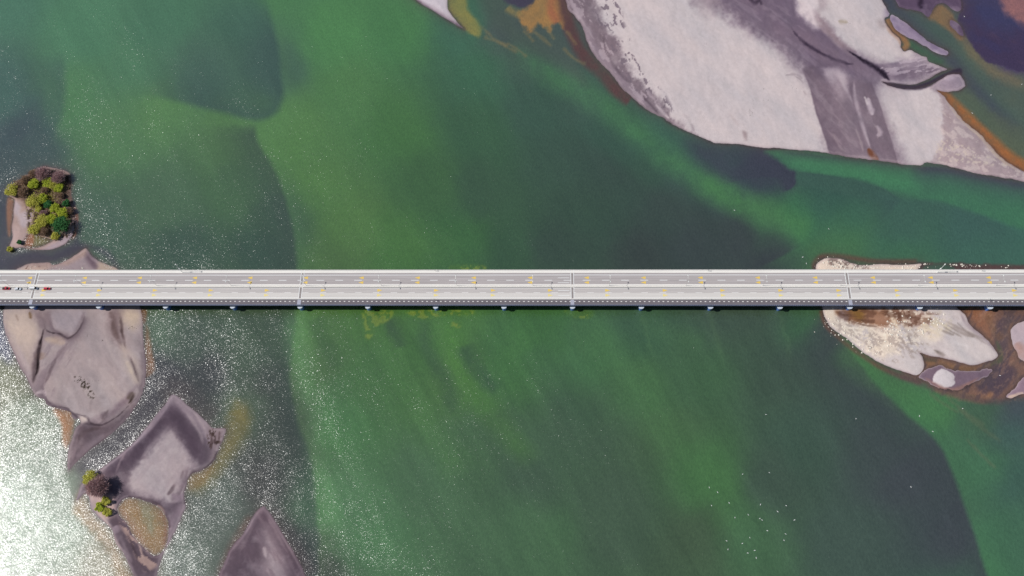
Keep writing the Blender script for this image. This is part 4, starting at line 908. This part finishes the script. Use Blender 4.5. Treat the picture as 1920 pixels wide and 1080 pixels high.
for px, lb in ((816, 'short post on the footpath over bright green water'), (1327, 'short post on the footpath over the darkest water'), (1840, 'short post on the footpath right of the tall mast')): post(px, 508.6, lb, 'short posts on the footpath')
for px, lb in ((302, 'short post beside the walkway past the left sandbar'), (815, 'short post beside the walkway above the yellow weed'), (1333, 'short post beside the walkway left of the cream bar'), (1854, 'short post beside the walkway near the right edge')): post(px, 563.4, lb, 'short posts beside the walkway')

# ================================================================== VEHICLES
glass = mat('car_glass', (.02, .022, .03), .08); tyre = mat('tyre_rubber', (.025, .025, .025), .8); rimm = mat('wheel_rim', (.45, .45, .46), .35, .7); redl = mat('tail_light', (.4, .02, .02), .3); whl = mat('head_light', (.75, .75, .7), .2)
def car(px, py, col, label, kind='sedan', L=4.4, Wd=1.85, H=1.45, name='car'):
    paint = mat('paint_' + name + str(px), col, .3, .0, spec=.6)
    x, y = G(px, py, ZD); r = empty(name, (x, y, ZD - .012))
    tag(r, label, 'van' if name == 'van' else 'pickup truck' if name == 'pickup_truck' else 'car', 'vehicles queued in the inner lane at the left end')
    hw = Wd / 2
    def sec(x_, w_, zb, zt, tw=.9):
        return [(x_, -w_, zb), (x_, w_, zb), (x_, w_ * 1.0, (zb + zt) * .55), (x_, w_ * tw, zt), (x_, -w_ * tw, zt), (x_, -w_, (zb + zt) * .55)]
    if kind == 'van': prof = [(-L/2, hw*.92, .35, 1.0), (-L/2+.1, hw, .3, 1.05), (-L/2+.5, hw, .25, 1.1), (L/2-1.0, hw, .25, 1.08), (L/2-.4, hw*.95, .28, .98), (L/2, hw*.8, .35, .7)]
    else: prof = [(-L/2, hw*.82, .38, .80), (-L/2+.2, hw*.95, .28, .95), (-L/2+.9, hw, .25, .98), (.3, hw, .25, .95), (L/2-.9, hw*.98, .25, .88), (L/2-.25, hw*.88, .3, .76), (L/2, hw*.7, .38, .62)]
    MB().loft([sec(*p_) for p_ in prof]).build('body', paint, r, smooth=False, bevel=.04)
    if kind == 'van': cab = (-L/2+.12, L/2-1.55, -L/2+.05, L/2-.85); top = H
    elif kind == 'pickup': cab = (-.35, .75, -.55, 1.35); top = H
    elif kind == 'hatch': cab = (-L/2+.55, .45, -L/2+.15, 1.15); top = H
    else: cab = (-1.05, .35, -1.65, 1.1); top = H
    a0, a1, b0, b1 = cab
    MB().loft([[(b0, -hw*.9, .9), (b1, -hw*.88, .9), (b1, hw*.88, .9), (b0, hw*.9, .9)], [(a0, -hw*.74, top), (a1, -hw*.72, top), (a1, hw*.72, top), (a0, hw*.74, top)]]).build('windows', glass, r)
    MB().box(a0 - .04, a1 + .04, -hw*.76, hw*.76, top - .01, top + .05).build('roof', paint, r, bevel=.02)
    if kind == 'pickup': MB().box(-L/2 + .15, -.65, -hw*.8, hw*.8, .93, 1.0).build('cargo_bed', tyre, r)
    for sx in (-L/2 + .8, L/2 - .85):
        for sy in (-1, 1):
            w_ = MB().tube((sx, sy * (hw - .22), .32), (sx, sy * (hw + .01), .32), .32, n=16).build('wheel', tyre, r)
            MB().tube((sx, sy * (hw + .0), .32), (sx, sy * (hw + .03), .32), .19, n=12).build('rim', rimm, w_)
    for sy in (-1, 1):
        MB().box(L/2 - .22, L/2 - .02, sy * hw * .62 - .15, sy * hw * .62 + .15, .58, .72).build('headlight', whl, r, bevel=.02)
        MB().box(-L/2 - .03, -L/2 + .08, sy * hw * .66 - .12, sy * hw * .66 + .12, .6, .78).build('taillight', redl, r)
        MB().box(b1 - .45, b1 - .25, sy * (hw + .02), sy * (hw + .2), .95, 1.08).build('mirror', paint, r) if sy > 0 else MB().box(b1 - .45, b1 - .25, -(hw + .2), -(hw + .02), .95, 1.08).build('mirror', paint, r)
car(12.5, 541.4, (.50, .02, .05), 'red pickup truck, rearmost of the queue at the left edge', 'pickup', 5.6, 2.1, 1.85, 'pickup_truck')
car(34.5, 542.4, (.70, .72, .76), 'silver white saloon car between the red pickup and the joint', 'sedan', 4.7, 2.0, 1.55)
car(64.5, 541.4, (.82, .82, .82), 'white van just past the first joint', 'van', 5.4, 2.25, 2.2, 'van')
car(89.0, 541.8, (.50, .02, .05), 'small red hatchback leading the queue ahead of the white van', 'hatch', 4.9, 1.95, 1.6)

# ================================================================== TREES
bark = mat('bark', (.12, .09, .07), .9, var=.3, scale=4)
LM = {'lime': leaf_mat('lime_leaves', (.30, .38, .03), (.66, .70, .09), .42), 'yellow': leaf_mat('yellow_leaves', (.40, .40, .06), (.74, .70, .16), .42), 'dark': leaf_mat('dark_leaves', (.015, .07, .02), (.06, .22, .06), .15),
      'bare': leaf_mat('bare_twigs', (.32, .19, .19), (.60, .42, .42), .25), 'brown': leaf_mat('dry_twigs', (.28, .18, .12), (.52, .38, .27), .25)}
def tree(px, py, rp, kind, label, name='tree', hf=1.0, group='trees on the islet', flat=.8):
    rr = rp * .386 * 1.16; h = max(1.2, rr * 1.5 * hf * .72); x, y = G(px, py, h * .6 + .5)
    rs = random.Random(int(px * 7 + py)); rr *= 1.3 if kind in ('lime', 'yellow') else 1.0; r = empty(name, (x, y, .35))
    tag(r, label, 'bush' if name == 'bush' else 'tree', group)
    t = MB(); t.tube((0, 0, -.4), (rr * .05, 0, h * .55), .05 * rr + .05, .03 * rr + .03, 7)
    for k in range(6):
        a = k * 1.05 + rs.random(); t.tube((0, 0, h * (.2 + .05 * k)), (rr * .6 * math.cos(a), rr * .6 * math.sin(a), h * (.55 + .05 * k)), .03 * rr + .02, .012 * rr, 5)
    t.build('trunk' if name == 'tree' else 'stems', bark, r)
    cl = []
    nl = 7 if rp < 7 else 13 if rp < 12 else 26
    for k in range(nl):
        a = rs.random() * 6.28; q = math.sqrt((k + .5) / nl) * .74; a = k * 2.4 + rs.random() * .6; cl.append((q * math.cos(a) * rr, q * math.sin(a) * rr, h * (.5 + .35 * rs.random() * (1 - q * .5)), rr * (.24 + .26 * rs.random())))
    twig = kind in ('bare', 'brown')
    n = int(360 + 110 * rp * (1.9 if twig else 1.2)); V = []; Fc = []
    for k in range(n):
        c = cl[rs.randrange(nl)]
        u = Vector((rs.gauss(0, 1), rs.gauss(0, 1), rs.gauss(0, 1))).normalized() * c[3] * (rs.random() ** .35) * (1.3 if rs.random() < (.4 if twig else .25) else 1)
        p_ = Vector((c[0] + u.x, c[1] + u.y, max(.1, c[2] + u.z * flat)))
        if twig: d = (u + Vector((rs.gauss(0, .5), rs.gauss(0, .5), rs.random()))).normalized(); e = d.cross(Vector((rs.gauss(0, 1), rs.gauss(0, 1), rs.gauss(0, 1)))).normalized(); a_, b_ = .55 + rs.random() * .6, .05 + .05 * rs.random()
        else: d = Vector((rs.gauss(0, 1), rs.gauss(0, 1), rs.gauss(0, .5))).normalized(); e = d.cross(Vector((rs.gauss(0, .6), rs.gauss(0, .6), 1))).normalized(); a_, b_ = .16 + .2 * rs.random(), .13 + .14 * rs.random()
        k0 = len(V); V += [tuple(p_ - d * a_ - e * b_), tuple(p_ + d * a_ - e * b_), tuple(p_ + d * a_ + e * b_), tuple(p_ - d * a_ + e * b_)]; Fc.append((k0, k0 + 1, k0 + 2, k0 + 3))
    b = MB(); b.add(V, Fc); b.build('crown' if name == 'tree' else 'foliage', LM[kind], r)
TR = [(80,325,13,'bare','wide leafless purple tree at the top of the islet'),(109,332,12,'bare','reddish purple leafless tree at the islet top right'),(62,326,8,'brown','small brown tree left of the wide leafless purple tree'),
 (47,338,8,'brown','brown twiggy tree between the left lime tree and the green crowns'),(64,344,8.5,'lime','lime green tree below the wide leafless purple tree'),(90,341,8,'lime','lime crown in the middle of the islet top'),
 (101,345,7.5,'yellow','yellow green crown below the reddish purple tree'),(110,352,7,'lime','small lime crown next to dark gap on the right'),(22,357,10,'yellow','round yellow green tree at the islet left corner'),
 (43,359,9,'brown','dark brown tree right of the left corner tree'),(84,357,6,'brown','brown twiggy tree in the islet middle'),(64,377,10.5,'yellow','yellow tree left of the islet centre beside bare sand'),
 (80,372,8,'lime','bright green tree at the islet centre'),(72,392,5,'yellow','small yellow bush by the grey sand'),(90,383,8,'dark','dark green tree below the islet centre'),(103,389,7,'lime','single lime crown right of the islet centre'),
 (124,380,7,'dark','dark low tree on the islet right shore'),(114,367,5,'brown','small brown tree over pale ground on the right'),(117,399,8,'lime','lime crown above the big dark round tree'),(130,395,6,'brown','brown tree on the right shore above the dark round tree'),
 (82,401,6,'bare','pinkish bare tree below the dark green one'),(96,411,8,'lime','lime crown touching the big dark tree on its left'),(114,421,16,'dark','big round dark green tree at the islet lower right'),
 (80,414,10,'yellow','yellow green tree left of the big dark tree'),(66,429,9,'yellow','lowest yellow green tree above the olive pool'),(82,434,7,'brown','brown low tree under the yellow green ones'),(104,442,6,'yellow','dry yellow low tree on the strand below the big dark tree')]
for a in TR: tree(*a, hf=1.15)
for a in [(18,467,4.2,'yellow','lone yellow bush at the islet bottom tip'),(36,454,4.5,'dark','small dark bush on the pale spit of the islet')]: tree(*a, name='bush', group='bushes on the islet')
tree(168, 896, 9, 'yellow', 'yellow green tree half behind the purple brown tree', hf=1.0, group='plants on the diamond sandbar')
tree(183, 912, 17, 'bare', 'big purple brown leafless tree on the diamond sandbar', hf=1.15, group='plants on the diamond sandbar')
for a in [(186,951,6,'lime','left lime bush on the pale point below the leafless tree'),(200,961,5.5,'yellow','lowest yellow bush on the pale point'),(198,940,6.5,'yellow','upper yellow bush right below the leafless tree')]: tree(*a, name='bush', group='plants on the diamond sandbar')

def thicket(name, label, areas, n, m_, seed):
    rs = random.Random(seed); V = []; Fc = []
    for k in range(n):
        ax_, ay_, rx, ry = areas[rs.randrange(len(areas))]
        px, py = ax_ + max(-1.6, min(1.6, rs.gauss(0, .6))) * rx, ay_ + max(-1.6, min(1.6, rs.gauss(0, .6))) * ry
        x, y = G(px, py, .8); z = .3 + rs.random() * 1.1; d = Vector((rs.gauss(0, 1), rs.gauss(0, 1), rs.random() * .8)).normalized(); e = d.cross(Vector((rs.gauss(0, 1), rs.gauss(0, 1), rs.gauss(0, 1)))).normalized()
        a_, b_ = .3 + .5 * rs.random(), .04 + .1 * rs.random(); p_ = Vector((x, y, z)); k0 = len(V)
        V += [tuple(p_ - d * a_ - e * b_), tuple(p_ + d * a_ - e * b_), tuple(p_ + d * a_ + e * b_), tuple(p_ - d * a_ + e * b_)]; Fc.append((k0, k0 + 1, k0 + 2, k0 + 3))
    tag(MB().add(V, Fc).build(name, m_), label, kind='stuff')
thicket('undergrowth', 'brown twiggy undergrowth between the islet trees', [(60,345,24,12),(100,350,22,16),(90,375,26,18),(85,405,24,16),(95,430,22,10),(125,400,8,18),(36,350,10,8)], 9000, LM['brown'], 4)
thicket('undergrowth', 'yellow green ground shrubs between the islet trees', [(70,350,22,8),(100,350,18,10),(68,385,14,14),(90,372,14,10),(78,415,14,12),(108,400,16,8),(70,428,8,6)], 4500, LM['yellow'], 5)
# ================================================================== BIRDS
bw = mat('white_feathers', (.82, .82, .80), .7); bgm = mat('grey_feathers', (.55, .56, .58), .7); bk = mat('bill_yellow', (.6, .35, .05), .5)
def bird_mesh():
    r = empty('bird', (0, 0, 0)); b = MB(); n = 8; rings = []
    for x_, rad, z_ in ((-.34, .03, .12), (-.24, .09, .12), (-.1, .17, .13), (.06, .19, .14), (.2, .13, .16), (.27, .085, .24), (.33, .09, .30), (.39, .05, .30)):
        rings.append([(x_, rad * math.cos(2 * math.pi * i / n), z_ + rad * .85 * math.sin(2 * math.pi * i / n)) for i in range(n)])
    b.loft(rings).build('body', bw, r, smooth=True)
    for s in (-1, 1):
        MB().loft([[(.16, s * .1, .2), (-.12, s * .1, .2), (-.12, s * .1, .17), (.16, s * .1, .17)], [(.2, s * .38, .32), (-.06, s * .38, .32), (-.06, s * .38, .30), (.2, s * .38, .30)], [(.0, s * .72, .26), (-.14, s * .72, .26), (-.14, s * .72, .25), (.0, s * .72, .25)]]).build('wing', bw, r)
    MB().tube((.38, 0, .3), (.48, 0, .28), .025, .008, 6).build('bill', bk, r)
    return r
BD = [(1392.5,889),(1442.5,886),(1330,914),(1345.5,923),(1367,943),(1334,948),(1426,946),(1474,948),(1458,959),(1403,965),(1378,970.5),(1424.7,972),(1428.7,975),(1489.5,975),(1438.7,995),(1473,1001),(1406,1008),(1470,1013),(1362.5,1014),(1392,1019),(1365,1030),(1415,1032),(1402,1037),(1418,1046)]
B2 = [(1436,777,'lone white bird on mid river above the scattered flock'),(1605,785,'lone white bird over dark water left of the curved shelf'),(1724,780,'white bird right at the curved edge of the shelf'),(1749,809,'white bird on the green strip just past the curved shelf'),(1708,913,'lone white bird over the purple dark shelf'),(1875,704,'white bird on the dark mud channel by the cream bar'),
 (1805,766,'white bird on green water below the mud flat'),(1377,394,'white bird on the light green current above the bridge'),(1554,429,'white bird on green water between the big bar and the bridge'),(1505,482,'upper of two white birds just left of the cream bar'),(1512,494,'lower of two white birds just left of the cream bar'),
 (1808,31,'white bird on dark purple water at the top right'),(1823,212,'white bird beside the orange shore strip'),(1858,178,'white bird in mid channel right of the big bar'),(1916,158,'white bird near the right edge by the purple water')]
b0 = None
for q in [(x, y, 'white bird in the loose flock on dark green water, lower right') for x, y in BD] + B2:
    if b0 is None: b0 = o = bird_mesh()
    else: o = copy_tree(b0)
    x, y = G(q[0], q[1], .1); o.location = (x, y, -.06); o.rotation_euler = (0, 0, random.random() * 6.28); s = .72 + random.random() * .25; o.scale = (s, s, s)
    tag(o, q[2], 'bird', 'flock of white birds on the river' if q[2].startswith('white bird in the loose') else 'scattered single white birds')

# ================================================================== RUBBLE, DRIFTWOOD
def scatter(name, mat_, label, areas, n, s0, s1, zt=.25, flat=.6, seed=3, long=1.0):
    rs = random.Random(seed); b = MB()
    for k in range(n):
        ar = areas[rs.randrange(len(areas))]; px, py = ar[0] + rs.gauss(0, 1) * ar[2], ar[1] + rs.gauss(0, 1) * ar[3]
        x, y = G(px, py, .3); iy = min(max(int(np.searchsorted(AY, y)), 0), NY - 1); ix = min(max(int(np.searchsorted(AX, x)), 0), NX - 1)
        ld = land_any[iy, ix]
        z = .04 if ld < 0 else .8 * (1 - math.exp(-ld * .386 * .14 / .8)) 
        s = s0 + (s1 - s0) * rs.random() ** 2.5; a0 = rs.random() * 6.28; n_ = 6; rg = []
        for (f, zz) in ((1.0, -.2), (.85, .45 * flat), (.35, flat)):
            rg.append([(x + s * f * long * (.8 + .4 * rs.random()) * math.cos(a0 + i * 1.047) , y + s * f * (.8 + .4 * rs.random()) * math.sin(a0 + i * 1.047), z + s * zz) for i in range(n_)])
        b.loft(rg)
    o = b.build(name, mat_); tag(o, label, kind='stuff'); return o
cr = mat('cream_rock', alb(232,222,210), .9, var=.15, scale=1.0); dr = mat('dark_drift', (.09, .07, .055), .9, var=.4, scale=2)
scatter('rubble', cr, 'cream rubble and stones along the bar beside the bridge', [(1560,494,14,5),(1600,501,22,3),(1650,502,20,3),(1700,501,16,3),(1556,600,8,10),(1590,625,16,8),(1640,655,20,8),(1690,610,18,12),(1720,625,14,9),(1750,600,10,12),(1570,500,9,5),(1675,620,10,10)], 520, .15, .75, seed=3)
scatter('rubble', cr, 'scattered pale stones awash right of the cream bar', [(1735,495,3,.8),(1788,496,6,1.5),(1806,497,3,2),(1830,498,12,2),(1886,500,4,2)], 46, .2, .7, seed=5)
scatter('driftwood', dr, 'dark driftwood specks on the left sandbar', [(150,714,4,3),(158,722,4,4),(168,735,4,5),(170,715,6,3),(193,639,1,1),(165,630,1,1),(247,615,4,3)], 80, .1, .36, seed=8)
scatter('driftwood', dr, 'tiny dark driftwood specks on the big pale sandbar', [(1322,84,6,2),(1343,98,1,1),(1445,205,5,4),(1406,210,2,4),(1590,42,6,3),(1480,170,12,6),(1420,185,10,10)], 50, .1, .3, seed=9)
scatter('rubble', cr, 'pale stones at the top of the left sandbar by the bridge', [(60,502,10,3),(110,503,8,2),(155,503,1,1),(196,495,5,5),(205,502,5,3)], 70, .12, .5, seed=12)
